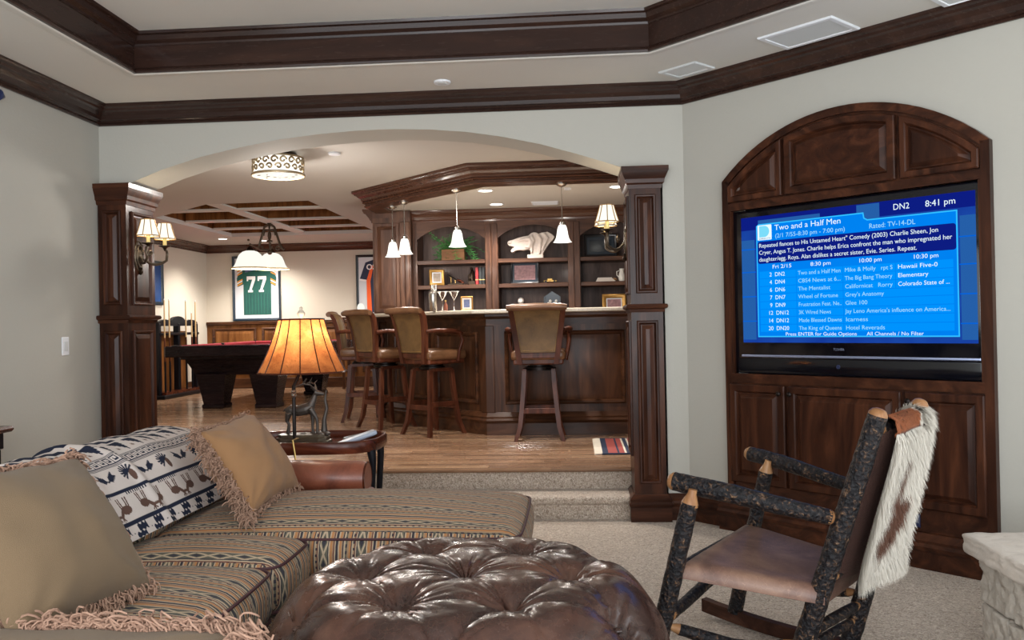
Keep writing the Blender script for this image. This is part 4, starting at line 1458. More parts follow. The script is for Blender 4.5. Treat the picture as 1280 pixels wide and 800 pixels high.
# ------------------------------------------------------------------ wall sconces
def make_sconce(name, label, p, out):
    """two arm wall lamp, origin on the wall, arms reaching along out (unit x direction)"""
    t = thing(name, label, 'wall lamp', p)
    o = out
    MB().lathe([(.0001, .018), (.018, .020), (.03, .014), (.042, .012), (.050, .006), (.052, 0)], (0, 0, 0), 24, (o, 0, 0), .95, 1.0).build('backplate', 'pewter_metal', t)
    # tall oval: stretch by a second rim
    mb = MB()
    for k, (rr, dd, th) in enumerate(((.056, .004, .007), (.040, .012, .006))):
        pts = [(o * dd, rr * math.cos(a), rr * 1.85 * math.sin(a)) for a in [2 * math.pi * i / 28 for i in range(28)]]
        mb.tube(pts, th, 8, closed=True)
    mb.add([(o * .004, .054 * math.cos(a), .1 * math.sin(a)) for a in [2 * math.pi * i / 28 for i in range(28)]], [tuple(range(28))])
    mb.build('oval_rim', 'pewter_metal', t)
    MB().lathe([(.0001, -.03), (.012, -.02), (.018, -.005), (.010, .01), (.016, .02), (.0001, .03)], (o * .015, 0, -.105), 14).build('drop_finial', 'bronze_metal', t)
    for s in (-1, 1):
        ex, ey = o * .135, s * .12
        pts = [(o * .02, s * .01, .0)]
        for i in range(9):
            a = i / 8
            pts.append((lerp(o * .02, ex, a), lerp(s * .01, ey * 1.18, a), -.012 - .045 * math.sin(math.pi * a * .9)))
        pts += [(ex, ey * 1.30, .02), (ex, ey * 1.22, .045), (ex, ey * 1.02, .05), (ex, ey, .062)]
        arm = MB().tube(pts, .0095, 8).build('arm', 'pewter_metal', t, smooth=60)
        sc = MB()
        c_ = Vector((o * .06, s * .05, .02))
        sc.tube([c_ + Vector((o * .3, s * .7, 0)).normalized() * (.022 * math.cos(a) * (1 - a / 12)) + Vector((0, 0, .022 * math.sin(a) * (1 - a / 12))) for a in [i * .45 for i in range(18)]], .0065, 6)
        sc.build('scroll', 'pewter_metal', arm)
        MB().lathe([(.008, .05), (.012, .06), (.020, .068), (.040, .074), (.045, .078), (.040, .080), (.018, .080)], (ex, ey, 0), 20).build('drip_cup', 'bronze_metal', t)
        MB().lathe([(.013, .078), (.013, .150), (.010, .152)], (ex, ey, 0), 14).build('candle', 'candle_wax', t)
        n = 8
        sh_ = MB().lathe([(.078, .128), (.070, .150), (.056, .195), (.044, .240)], (ex, ey, 0), n)
        sh_.f = [f for f in sh_.f if len(f) == 4]
        so = sh_.build('shade', 'sconce_shade_lit', t, smooth=0)
        rb = MB()
        for z, r_, th in ((.128, .079, .0035), (.240, .045, .003)):
            rb.tube([(ex + r_ * math.cos(2 * math.pi * i / n), ey + r_ * math.sin(2 * math.pi * i / n), z) for i in range(n)], th, 6, closed=True)
        for i in range(n):
            a = 2 * math.pi * i / n
            rb.tube([(ex + r_ * math.cos(a), ey + r_ * math.sin(a), z) for r_, z in ((.079, .128), (.071, .150), (.057, .195), (.045, .240))], .0032, 5)
        rb.build('shade_trim', 'gold_frame', so)
        point_light('bulb', (p[0] + ex, p[1] + ey, p[2] + .19), 1.1, (1, .84, .62), .03, t)
    return t


make_sconce('wall_sconce', 'two candle bronze wall lamp with pale shades on the left column', (-3.053, 5.88, 1.845), 1)
make_sconce('wall_sconce', 'two candle bronze wall lamp with pale shades on the right column, its shades overlapping', (.366, 5.91, 1.855), -1)

# ------------------------------------------------------------------ flush ceiling lamp
fl = thing('flush_ceiling_lamp', 'round bronze filigree drum lamp on the ceiling behind the arch', 'ceiling lamp', (-2.37, 6.85, 2.53))
fc = (-2.37, 6.85, 0)
MB().lathe([(.15, 2.69), (.165, 2.705), (.15, 2.73), (.12, ZB)], fc, 32).build('canopy', 'bronze_metal', fl, world=True)
g = MB().lathe([(.192, 2.565), (.192, 2.69)], fc, 40); g.f = [f for f in g.f if len(f) == 4]
g.build('glass_drum', 'milk_glass_lit', fl, world=True)
MB().lathe([(.0001, 2.552), (.10, 2.553), (.190, 2.562)], fc, 40).build('glass_bowl', 'bell_glass_lit', fl, world=True)
mb = MB().tube([(fc[0] + .204 * math.cos(a), fc[1] + .204 * math.sin(a), 2.558) for a in [2 * math.pi * i / 40 for i in range(40)]], .011, 8, closed=True)
mb.build('lower_rim', 'filigree_metal', fl, world=True)
MB().tube([(fc[0] + .200 * math.cos(a), fc[1] + .200 * math.sin(a), 2.692) for a in [2 * math.pi * i / 40 for i in range(40)]], .008, 8, closed=True).build('upper_rim', 'filigree_metal', fl, world=True)
fg = MB()
for i in range(18):
    a0 = 2 * math.pi * i / 18
    for zc, r_, sg in ((2.652, .030, 1), (2.600, .026, -1)):
        a1 = a0 + (.17 if sg < 0 else 0)
        pts = []
        for k in range(16):
            q = k * .42
            rr = r_ * (1 - k / 22)
            aa = a1 + sg * rr * math.cos(q) / .2
            pts.append((fc[0] + .199 * math.cos(aa), fc[1] + .199 * math.sin(aa), zc + rr * math.sin(q)))
        fg.tube(pts, .0085, 5)
fg.build('filigree', 'filigree_metal', fl, kind='stuff', world=True)
lf = MB()
for i in range(14):
    a = i * 2.4; r_ = .045 + .009 * i
    lf.sphere((fc[0] + r_ * math.cos(a), fc[1] + r_ * math.sin(a), 2.548), .010, 8, 5, (1.6, .7, .3))
lf.build('leaf_ornaments', 'bronze_metal', fl, kind='stuff', world=True)
point_light('bulb', (-2.37, 6.85, 2.47), 34, (1, .94, .88), .12, fl)

# ------------------------------------------------------------------ pool table
pt = thing('pool_table', 'dark wood pool table with red cloth and tapered legs', 'pool table', (-4.28, 11.87, ZF))
PX0, PX1, PY0, PY1 = -.84, .84, -1.42, 1.42
RT = 1.115 - ZF
for i, (a, b, c, d) in enumerate(((PX0, PX1, PY0, PY0 + .15), (PX0, PX1, PY1 - .15, PY1), (PX0, PX0 + .15, PY0 + .15, PY1 - .15), (PX1 - .15, PX1, PY0 + .15, PY1 - .15))):
    MB().box(a, b, c, d, RT - .14, RT, .015).build('rail', 'pool_wood', pt)
MB().box(PX0 + .15, PX1 - .15, PY0 + .15, PY1 - .15, RT - .10, RT - .035).build('bed_cloth', 'felt_red', pt)
for a, b, c, d in ((PX0 + .10, PX1 - .10, PY0 + .1, PY0 + .165), (PX0 + .10, PX1 - .10, PY1 - .165, PY1 - .1), (PX0 + .10, PX0 + .165, PY0 + .165, PY1 - .165), (PX1 - .165, PX1 - .10, PY0 + .165, PY1 - .165)):
    MB().box(a, b, c, d, RT - .03, RT + .008, .01).build('cushion', 'felt_red', pt)
for sx in (-1, 1):
    for yy in (PY0 + .12, 0, PY1 - .12):
        MB().lathe([(.03, -.09), (.06, -.08), (.066, .0), (.06, .002)], (sx * (PX1 - .12), yy, RT + .006), 14).build('pocket', 'ebony_wood', pt)


def taper(mb, z0, z1, a0, a1, b0, b1, cx=0, cy=0):
    """frustum: half sizes (a0, b0) at z0 and (a1, b1) at z1"""
    mb.add([(cx + s * a, cy + t_ * b, z) for z, a, b in ((z0, a0, b0), (z1, a1, b1)) for s, t_ in ((-1, -1), (1, -1), (1, 1), (-1, 1))],
           [(3, 2, 1, 0), (4, 5, 6, 7), (0, 1, 5, 4), (1, 2, 6, 5), (2, 3, 7, 6), (3, 0, 4, 7)])
    return mb


taper(MB(), .43, RT - .16, .55, .66, 1.15, 1.25).build('cabinet_body', 'pool_wood', pt)
MB().box(-.70, .70, -1.29, 1.29, RT - .175, RT - .135, .01).build('blind_moulding', 'pool_wood', pt)
for sx in (-1, 1):
    for sy in (-1, 1):
        l = taper(MB(), .05, .44, .125, .19, .125, .19, sx * .345, sy * 1.0)
        l = l.build('leg', 'pool_wood', pt)
        MB().box(sx * .345 - .145, sx * .345 + .145, sy * 1.0 - .145, sy * 1.0 + .145, 0, .055, .012).build('foot_block', 'pool_wood', l)

# ------------------------------------------------------------------ billiard lamp
bl = thing('billiard_chandelier', 'bronze scroll chandelier with bell shaped frosted shades over the pool table', 'chandelier', (-4.17, 11.6, 2.12))
hub = Vector((-4.19, 11.7, 2.52))
MB().lathe([(.05, 2.79), (.055, 2.80), (.03, 2.775), (.012, 2.74), (.012, 2.70)][::-1], (hub.x, hub.y, 0), 16).build('canopy', 'bronze_metal', bl, world=True)
fr_ = MB()
for s in (-1, 1):
    fr_.tube([hub + Vector((0, 0, .25)), hub + Vector((s * .07, 0, .20)), hub + Vector((s * .10, 0, .10)), hub + Vector((s * .15, 0, -.06)), hub + Vector((s * .2, 0, -.12))], .017, 8)
    fr_.tube([hub + Vector((s * (.12 + .04 * math.cos(a) * (1 - a / 9)), 0, -.10 + .04 * math.sin(a) * (1 - a / 9))) for a in [i * .4 for i in range(16)]], .012, 6)
    fr_.tube([hub + Vector((s * (.035 + .05 * math.cos(a)), 0, .08 + .08 * math.sin(a))) for a in [i * .4 for i in range(13)]], .014, 6)
fr_.tube([hub + Vector((0, 0, .25)), hub + Vector((0, 0, -.14))], .012, 8)
fr_.sphere(hub + Vector((0, 0, -.15)), .035, 12, 8)
fr_.build('scroll_frame', 'pewter_metal', bl, world=True, smooth=60)
for px_, py_, Y_ in ((313, 335, 11.25), (340, 336, 12.3)):
    b_ = at(px_, py_, Y_)
    MB().tube([hub + Vector((0, 0, -.12)), Vector((lerp(hub.x, b_.x, .5), lerp(hub.y, b_.y, .5), b_.z + .26)), Vector((b_.x, b_.y, b_.z + .32)), Vector((b_.x, b_.y, b_.z + .22))], .012, 8).build('arm', 'pewter_metal', bl, world=True, smooth=60)
    MB().lathe([(.02, .29), (.05, .25), (.06, .225), (.05, .22)], b_, 18).build('shade_cap', 'bronze_metal', bl, world=True)
    g = MB().lathe([(.05, .232), (.10, .215), (.145, .175), (.17, .12), (.19, .06), (.215, .02), (.242, .0), (.238, -.004)], b_, 32)
    g.f = [f for f in g.f if len(f) == 4]
    g.build('bell_shade', 'bell_glass_lit', bl, world=True, smooth=60)
    MB().tube([(b_.x + .241 * math.cos(a), b_.y + .241 * math.sin(a), b_.z - .002) for a in [2 * math.pi * i / 32 for i in range(32)]], .008, 6, closed=True).build('rim_shading', 'candle_wax', bl, world=True)  # added ring, its darker tone stands in for shading at the glass edge
    MB().lathe([(.0001, .03), (.012, .025), (.018, .012), (.01, 0)], (b_.x - .02, b_.y, b_.z + .36), 10).build('finial', 'pewter_metal', bl, world=True)
    point_light('bulb', (b_.x, b_.y, b_.z + .0), 34, (1, .94, .88), .06, bl)

# ------------------------------------------------------------------ cue rack and cues
cr = thing('cue_rack', 'black carved floor cue rack against the left pool room wall', 'cue rack', (-6.08, 12.85, ZF))
RY0, RY1, RX = 12.20, 13.50, -6.08
MB().box(RX - .15, RX + .12, RY0 - .02, RY1 + .02, ZF, ZF + .06, .012).build('base', 'ebony_wood', cr, world=True)
MB().box(RX - .12, RX + .10, RY0 + .05, RY1 - .05, ZF + .06, ZF + .10).build('tray', 'table_wood', cr, world=True)
for yy in (RY0 + .03, (RY0 + RY1) / 2, RY1 - .03):
    MB().box(RX - .05, RX + .04, yy - .035, yy + .035, ZF + .06, 1.42, .01).build('post', 'ebony_wood', cr, world=True)
MB().box(RX - .05, RX + .06, RY0, RY1, 1.24, 1.28, .008).build('cue_rail', 'ebony_wood', cr, world=True)
crest = [(0, 1.38)] + [(lerp(0, 1.30, i / 16), 1.44 + .04 * abs(math.sin(i / 16 * math.pi * 3)) + (.05 if 5 < i < 11 else 0)) for i in range(17)] + [(1.30, 1.38)]
MB().prism(crest, frame((RX, RY0, 0), (0, 1, 0), (1, 0, 0)), -.02, .03).build('crest', 'ebony_wood', cr, world=True)
MB().box(RX - .14, RX - .11, RY0 + .08, RY1 - .08, ZF + .10, 1.30).build('back_board', 'wainscot_wood', cr, world=True)
for i, (yy, top, tl) in enumerate(((12.27, 1.76, 'pale wooden pool cue leftmost in the rack'), (12.42, 1.76, 'pale wooden pool cue second from the left in the rack'), (12.97, 1.76, 'pale wooden pool cue in the middle of the rack'), (13.17, 1.58, 'shortest pool cue in the rack'), (13.31, 1.76, 'pale wooden pool cue rightmost in the rack'))):
    cx = RX + .085
    q = thing('pool_cue', tl, 'pool cue', (cx, yy, ZF + .10), group='pool cues in the rack')
    zb = ZF + .101
    MB().tube([(cx, yy, zb), (cx, yy, zb + .45)], [.0155, .0145], 10).build('butt', 'ebony_wood', q, world=True)
    MB().tube([(cx, yy, zb + .45), (cx, yy, zb + .80)], [.0145, .0125], 10).build('forearm', 'stool_wood', q, world=True)
    MB().tube([(cx, yy, zb + .80), (cx, yy, top)], [.0125, .008], 10).build('shaft', 'cue_maple', q, world=True)
    MB().tube([(cx, yy, top), (cx, yy, top + .02)], .0075, 8).build('tip', 'white_plastic', q, world=True)


# ------------------------------------------------------------------ framed jerseys and prints
def picture(name, label, cat, fr, w, h, bw, fmat, mmat, depth=.03, mat_w=None, pmat=None, z0=0.0, s0=0.0):
    """framed picture; fr maps s, z, d to world"""
    t = thing(name, label, cat, tuple(fr(s0 + w / 2, z0, 0)))
    P = rect(s0, s0 + w, z0, z0 + h)
    MB().rings(P, [(0, 0), (0, depth * .8), (bw * .25, depth), (bw * .7, depth * .8), (bw, depth * .4)], fr, cap=False).build('frame', fmat, t, world=True)
    MB().prism(inset(P, bw * .98), fr, depth * .2, depth * .3).build('mat', mmat, t, world=True)
    if pmat: MB().prism(inset(P, bw + (mat_w or .02)), fr, depth * .3, depth * .36).build('picture', pmat, t, world=True)
    return t


frb = frame((0, 14.35, 0), (1, 0, 0), (0, -1, 0))
jt = picture('framed_jersey', 'green and gold number 77 football jersey in a dark frame', 'framed jersey', frb, .835, 1.10, .04, 'navy_frame', 'white_mat', .05, z0=1.45, s0=-5.79)
jx, jz = -5.79 + .4175, 1.45


def J(pts, mt, nm, d=.018, parent=None):
    return MB().prism([(jx + a, jz + b) for a, b in pts], frb, d - .004, d).build(nm, mt, parent or jt, world=True, smooth=0)


shirt = J([(-.23, .10), (.25, .10), (.25, .62), (.33, .58), (.345, .72), (.25, .98), (.10, 1.02), (.06, .98), (-.06, .98), (-.10, 1.02), (-.25, .98), (-.345, .72), (-.33, .58), (-.23, .62)], 'jersey_green', 'shirt')
for s in (-1, 1):
    for z, mt in ((.60, 'jersey_gold'), (.635, 'jersey_white'), (.66, 'jersey_gold'), (.775, 'jersey_gold'), (.81, 'jersey_white'), (.835, 'jersey_gold')):
        J([(s * .245, z + .035), (s * .335, z - .01), (s * .335, z + .012), (s * .245, z + .057)], mt, 'sleeve_stripe', .0205, shirt)
    J([(s * .10, 1.02), (s * .06, 1.03), (0, .90), (0, .845)], 'jersey_gold', 'collar', .0205, shirt)
    ox = .095 * s
    J([(ox - .075, .755), (ox + .075, .755), (ox + .075, .70), (ox + .005, .52), (ox + .03, .52), (ox + .03, .485), (ox - .055, .485), (ox - .055, .52), (ox - .035, .52), (ox + .02, .70), (ox - .05, .70), (ox - .05, .675), (ox - .075, .675)], 'jersey_white', 'number_seven', .0215, shirt)
J([(-.20, .82), (-.06, .85), (-.06, .92), (-.20, .89)], 'photo_blue', 'patch', .021, shirt)
for i in range(9):
    J([(-.21 + i * .052, .11), (-.205 + i * .052, .11), (-.205 + i * .052, .46), (-.21 + i * .052, .46)], 'navy_frame', 'fold', .0195, shirt)  # shade of the cloth folds put in as thin dark strips
j2 = picture('framed_jersey', 'navy and orange jersey in a black frame half hidden by the tall cabinet', 'framed jersey', frb, .82, 1.05, .04, 'black_frame', 'white_mat', .05, z0=1.47, s0=-3.65)
jx, jz = -3.65 + .41, 1.47
J([(-.23, .08), (.23, .08), (.23, .60), (.34, .62), (.25, .92), (.10, .97), (-.10, .97), (-.25, .92), (-.36, .62), (-.23, .60)], 'jersey_navy', 'shirt', parent=j2)
J([(-.23, .08), (-.15, .08), (-.17, .60), (-.11, .86), (-.15, .88), (-.235, .62)], 'jersey_orange', 'side_stripe', .0205, j2)
J([(-.36, .62), (-.235, .60), (-.235, .63), (-.355, .65)], 'jersey_white', 'cuff', .0205, j2)
tm = MB(); text_into(tm, 'OS', frb, jx - .235, jz + .80, .13, .0215, bold=.003)
text_into(tm, '7', frb, jx - .06, jz + .45, .36, .0215, bold=.006); tm.build('lettering', 'jersey_white', j2, world=True, smooth=0)
frl = frame((-6.25, 0, 0), (0, 1, 0), (1, 0, 0))
picture('framed_print', 'dark blue framed print on the pool room wall beside the left column', 'picture', frl, .55, .66, .05, 'navy_frame', 'blue_print', .04, s0=12.18, z0=1.70)

# ------------------------------------------------------------------ small rug
rg = thing('striped_rug', 'small red and navy striped rug with cream fringe at the foot of the right column', 'rug', (.62, 7.03, ZF))
x = .19
for w, mt in ((.05, 'rug_navy'), (.07, 'rug_red'), (.015, 'rug_navy'), (.04, 'rug_red'), (.015, 'rug_cream'), (.03, 'rug_navy'), (.015, 'rug_cream'), (.05, 'rug_red'), (.015, 'rug_navy'), (.02, 'rug_cream'), (.06, 'rug_red'), (.05, 'rug_navy'), (.2, 'rug_red'), (.05, 'rug_navy')):
    MB().box(x, x + w, 6.62 + .0, 7.44, ZF + .0005, ZF + .010).build('band', mt, rg, world=True); x += w
for yy in (6.60, 7.44): MB().box(.19, x, yy, yy + .02, ZF + .0005, ZF + .011).build('border', 'rug_navy', rg, world=True)
fm = MB()
rr = random.Random(3)
for i in range(46):
    yy = lerp(6.61, 7.45, i / 45)
    fm.tube([(.195, yy, ZF + .006), (.165, yy + rr.uniform(-.008, .008), ZF + .008), (.135, yy + rr.uniform(-.015, .015), ZF + .004)], .006, 5)
fm.build('fringe', 'rug_cream', rg, kind='stuff', world=True)
# ================================================================== THINGS ON THE BAR SHELVES
def stand_frame(name, label, cx, z0, w, h, Y, bw, fmat, mmat, pmat, mat_w=.012, lean=.10, rz=0.0):
    """easel picture frame leaning back on a shelf"""
    ca, sa = math.cos(rz), math.sin(rz)

    def fr(s, z, d):
        y = z * lean - d
        x = s
        return Vector((cx + x * ca - y * sa, Y + x * sa + y * ca, z0 + z))
    t = thing(name, label, 'picture frame', (cx, Y, z0))
    P = rect(-w / 2, w / 2, 0.001, h)
    MB().rings(P, [(0, -.008), (0, .012), (bw * .3, .018), (bw * .7, .014), (bw, .004)], fr, cap=False).build('frame', fmat, t, world=True)
    MB().prism(inset(P, bw * .98), fr, .0, .003).build('mat', mmat, t, world=True)
    MB().prism(inset(P, bw + mat_w), fr, .003, .004).build('picture', pmat, t, world=True)
    MB().prism([(-.02, .002), (.02, .002), (.008, h * .6)], lambda s, z, d: fr(s, z, -d - .008 - (h * .6 - z) * .35), 0, .005).build('easel_leg', fmat, t, world=True)
    return t


def wx(x, y=360, Y=9.75): return at(x, y, Y).x


S1, S2, S3 = 2.045, 1.765, 1.40
# plant
pl = thing('potted_plant', 'green trailing fern in a wooden box on the top left bar shelf', 'plant', (wx(567), 9.82, S1))
cx = wx(567)
bxm = MB()
for a, b, c, d, e, f in ((cx - .13, cx + .13, 9.74, 9.76, S1 + .001, S1 + .13), (cx - .13, cx + .13, 9.90, 9.92, S1 + .001, S1 + .13), (cx - .13, cx - .11, 9.76, 9.90, S1 + .001, S1 + .13), (cx + .11, cx + .13, 9.76, 9.90, S1 + .001, S1 + .13)):
    MB().box(a, b, c, d, e, f, .003).build('box_board', 'box_wood', pl, world=True)
MB().box(cx - .11, cx + .11, 9.76, 9.90, S1 + .002, S1 + .11).build('soil', 'ebony_wood', pl, world=True)
rr = random.Random(11)
lm = MB()
for i in range(60):
    a = rr.uniform(0, 2 * math.pi)
    d = Vector((math.cos(a), math.sin(a) * .45 - .12, 0)); L = rr.uniform(.13, .28)
    p0_ = Vector((cx + rr.uniform(-.08, .08), 9.83, S1 + .11))
    up = rr.uniform(.10, .26); drop = rr.uniform(.02, .34)
    pts = []
    for k in range(8):
        t_ = k / 7
        q = p0_ + d * L * t_ + Vector((0, 0, up * t_ - drop * t_ * t_))
        q.z = max(q.z, S1 + .012); q.y = max(min(q.y, 10.03), 9.665)
        pts.append(q)
    lm.tube(pts, .002, 4)
    for k in range(1, 8):
        for s in (-1, 1):
            sd_ = Vector((-d.y, d.x, .2)).normalized() * s
            b_ = pts[k]
            tp = b_ + sd_ * .052 + d * .022
            w = d * .017
            tp.y = max(min(tp.y, 10.03), 9.66)
            lm.add([b_ - w, b_ + sd_ * .02 - w * .6 + Vector((0, 0, .004)), tp, b_ + sd_ * .02 + w], [(0, 1, 2, 3)])
lm.build('foliage', 'leaf', pl, kind='stuff', world=True, smooth=0)

stand_frame('picture_frame', 'ornate gold easel frame on the middle left bar shelf', wx(546), S2, .17, .185, 9.77, .032, 'gold_frame', 'white_mat', 'photo_sepia', rz=.25)
# antique pistol on a stand
ps = thing('antique_pistol', 'small antique pistol on a stand beside the gold easel frame', 'ornament', (wx(569), 9.78, S2))
cx = wx(569)
MB().box(cx - .09, cx + .09, 9.75, 9.81, S2 + .001, S2 + .022, .004).build('stand', 'bronze_metal', ps, world=True)
MB().tube([(cx - .09, 9.78, S2 + .125), (cx + .03, 9.78, S2 + .055)], [.006, .009], 8).build('barrel', 'dark_metal', ps, world=True)
MB().tube([(cx + .02, 9.78, S2 + .06), (cx + .065, 9.78, S2 + .045), (cx + .09, 9.78, S2 + .018)], [.012, .016, .014], 8).build('grip', 'table_wood', ps, world=True)
for q in (-.05, .0): MB().tube([(cx + q, 9.78, S2 + .02), (cx + q, 9.78, S2 + .095 - (q + .05) * .7)], .004, 6).build('prop', 'brass', ps, world=True)
# bookend figurine
bf = thing('bookend_figurine', 'dark seated figurine bookend beside the red book', 'figurine', (wx(590), 9.78, S2))
cx = wx(590)
MB().box(cx - .04, cx + .04, 9.73, 9.83, S2 + .001, S2 + .045, .004).build('base', 'bronze_metal', bf, world=True)
fgm = MB()
fgm.tube([(cx, 9.78, S2 + .045), (cx - .005, 9.78, S2 + .09), (cx + .005, 9.78, S2 + .14), (cx, 9.78, S2 + .165)], [.03, .034, .024, .014], 10)
fgm.sphere((cx - .005, 9.775, S2 + .182), .018, 10, 7)
fgm.tube([(cx + .015, 9.77, S2 + .14), (cx - .035, 9.75, S2 + .11), (cx - .03, 9.74, S2 + .08)], .009, 7)
fgm.tube([(cx, 9.77, S2 + .07), (cx - .035, 9.745, S2 + .085), (cx - .03, 9.74, S2 + .05)], .012, 7)
fgm.build('figure', 'bronze_metal', bf, world=True, smooth=60)
for x_, mt, lb in ((596.8, 'book_red', 'red bound book standing on the middle left bar shelf'), (601.0, 'book_dark', 'dark book standing right beside the red book'), (604.9, 'book_dark', 'dark book at the right end of the middle left bar shelf')):
    b = thing('book', lb, 'book', (wx(x_), 9.80, S2), group='books on the bar shelf')
    c = wx(x_); w = .016
    MB().box(c - w, c - w + .003, 9.72, 9.88, S2 + .001, S2 + .195).build('cover', mt, b, world=True)
    MB().box(c + w - .003, c + w, 9.72, 9.88, S2 + .001, S2 + .195).build('cover', mt, b, world=True)
    MB().box(c - w, c + w, 9.715, 9.722, S2 + .001, S2 + .195, .003).build('spine', mt, b, world=True)
    MB().box(c - w + .004, c + w - .004, 9.723, 9.875, S2 + .004, S2 + .190).build('pages', 'paper', b, world=True)
    MB().box(c - w - .0006, c + w + .0006, 9.7135, 9.716, S2 + .05, S2 + .058).build('band', 'brass', b, world=True)

# horse head sculpture
hh = thing('horse_head_sculpture', 'pale carved horse head sculpture facing left on a square base', 'sculpture', (wx(670), 9.80, S1))
hy = 9.80


def hp(x_, y_, dy=0.0): p = at(x_, y_, hy); return Vector((p.x, hy + dy, p.z))


zb_ = S1
MB().box(wx(660), wx(680), 9.73, 9.87, S1 + .001, S1 + .045, .004).build('base', 'plaster_horse', hh, world=True)
sil = [(160, 208), (172, 199), (205, 192), (240, 178), (285, 166), (325, 160), (345, 140), (368, 132), (392, 136), (404, 146), (432, 135), (458, 133), (476, 128), (500, 140), (520, 152), (535, 172), (520, 196), (500, 215),
       (478, 245), (455, 280), (440, 305), (436, 330), (342, 330), (344, 300), (338, 272), (318, 270), (285, 278), (250, 276), (222, 280), (206, 294), (190, 294), (183, 280), (194, 264), (216, 254), (196, 246), (166, 240), (158, 226)]
sil = [hp(610 + a / 6.4, 270 + b / 6.4) for a, b in sil]
k = len(sil)
hm = MB()
hm.add([p + Vector((0, -.055, 0)) for p in sil] + [p + Vector((0, .055, 0)) for p in sil], [tuple(range(k)), tuple(range(2 * k - 1, k - 1, -1))] + [(i, (i + 1) % k, k + (i + 1) % k, k + i) for i in range(k)])


def ct(pts, r_, dy=-.055): hm.tube([hp(610 + a / 6.4, 270 + b / 6.4, dy) for a, b in pts], r_, 8)


ct([(300, 200), (330, 185), (345, 215), (330, 250), (300, 250)], [.012, .03, .034, .03, .014])          # cheek
ct([(240, 205), (300, 190), (340, 175)], [.010, .018, .014])                                            # brow ridge
ct([(350, 160), (365, 200), (352, 240), (350, 300)], [.012, .018, .016, .014], -.06)                    # mane strands
ct([(400, 150), (425, 190), (420, 240), (410, 310)], [.012, .02, .018, .014], -.06)
ct([(450, 140), (475, 180), (455, 230), (435, 280)], [.012, .02, .016, .012], -.058)
ct([(165, 215), (185, 214)], [.016, .016])
hm.sphere(tuple(hp(610 + 275 / 6.4, 270 + 195 / 6.4, -.055)), .014, 8, 6)
ho = hm.build('head', 'plaster_horse', hh, world=True, smooth=60)
md = ho.modifiers.new('join', 'REMESH'); md.mode = 'VOXEL'; md.voxel_size = .006; md.use_smooth_shade = True
ms = ho.modifiers.new('round', 'SMOOTH'); ms.factor = .5; ms.iterations = 6

stand_frame('picture_frame', 'black framed team photograph on the middle centre shelf', wx(656), S2, .325, .255, 9.80, .022, 'black_frame', 'navy_frame', 'photo_team', .022, rz=-.06)
br = thing('brass_trinket', 'small brass car shaped trinket on the middle centre shelf', 'trinket', (wx(688), 9.76, S2)); cx = wx(688)
MB().box(cx - .075, cx + .075, 9.73, 9.79, S2 + .012, S2 + .032, .008).build('body', 'brass', br, world=True)
MB().box(cx - .035, cx + .03, 9.735, 9.785, S2 + .03, S2 + .052, .008).build('cabin', 'brass', br, world=True)
for s in (-.05, .05): MB().lathe([(.014, 0), (.014, .062)], (cx + s, 9.729, S2 + .0145), 12, (0, 1, 0)).build('wheel', 'dark_metal', br, world=True)
bb = thing('baseball', 'white baseball on a small stand on the bottom centre shelf', 'ball', (wx(651), 9.76, S3)); cx = wx(651, 372)
MB().lathe([(.03, .001), (.03, .006), (.006, .012), (.006, .12), (.02, .135), (.022, .14)], (cx, 9.76, S3), 14).build('stand', 'dark_metal', bb, world=True)
MB().sphere((cx, 9.76, S3 + .172), .037, 18, 12).build('ball', 'porcelain', bb, world=True)
MB().tube([(cx + .037 * math.cos(a) * .8 + .008 * math.sin(2 * a), 9.76 - .0372 * .62, S3 + .172 + .037 * math.sin(a) * .7) for a in [2 * math.pi * i / 24 for i in range(24)]], .001, 4, closed=True).build('stitching', 'book_red', bb, world=True)
fo = thing('shadow_box', 'dark house shaped display box with small white figures on the bottom centre shelf', 'display box', (wx(690), 9.80, S3)); cx = wx(690, 373)
MB().prism([(-.095, .001), (.095, .001), (.095, .21), (0, .275), (-.095, .21)], lambda s, z, d: Vector((cx + s, 9.84 - d, S3 + z)), 0, .02).build('back', 'navy_frame', fo, world=True)
for pl_ in (rect(-.095, -.083, .001, .21), rect(.083, .095, .001, .21), rect(-.083, .083, .001, .012)): MB().prism(pl_, lambda s, z, d: Vector((cx + s, 9.84 - d, S3 + z)), .02, .08).build('side', 'black_frame', fo, world=True)
for i in range(7):
    MB().sphere((cx - .065 + .022 * i, 9.79, S3 + .10 + .03 * (i % 3)), .016, 8, 6, (1, .7, 1.3)).build('figure', 'porcelain', fo, world=True)
stand_frame('picture_frame', 'large dark glossy framed portrait on the top right bar shelf', wx(752), S1, .37, .26, 9.80, .03, 'black_frame', 'navy_frame', 'photo_dark', .03, rz=.04)
MBs = MB()
pk = thing('paper_stack', 'flat pile of pale papers on the middle right bar shelf', 'papers', (wx(758), 9.77, S2)); cx = wx(758)
for i in range(4): MB().box(cx - .115 + .006 * i, cx + .10 - .012 * i, 9.70 + .004 * i, 9.86, S2 + .001 + .0115 * i, S2 + .0115 * (i + 1), .002).build('sheet_bundle', 'paper', pk, world=True)
MB().sphere((wx(768), 9.74, S2 + .022), .02, 10, 7, (1.7, 1, .9)).build('shell', 'tan_cloth', pk, world=True)
pj = thing('white_pitcher', 'small white porcelain pitcher at the right end of the middle right bar shelf', 'pitcher', (wx(777.5), 9.74, S2)); cx = wx(777.5)
MB().lathe([(.03, .001), (.036, .02), (.04, .05), (.03, .09), (.022, .115), (.028, .14), (.026, .142), (.018, .115)], (cx, 9.74, S2), 18).build('body', 'porcelain', pj, world=True)
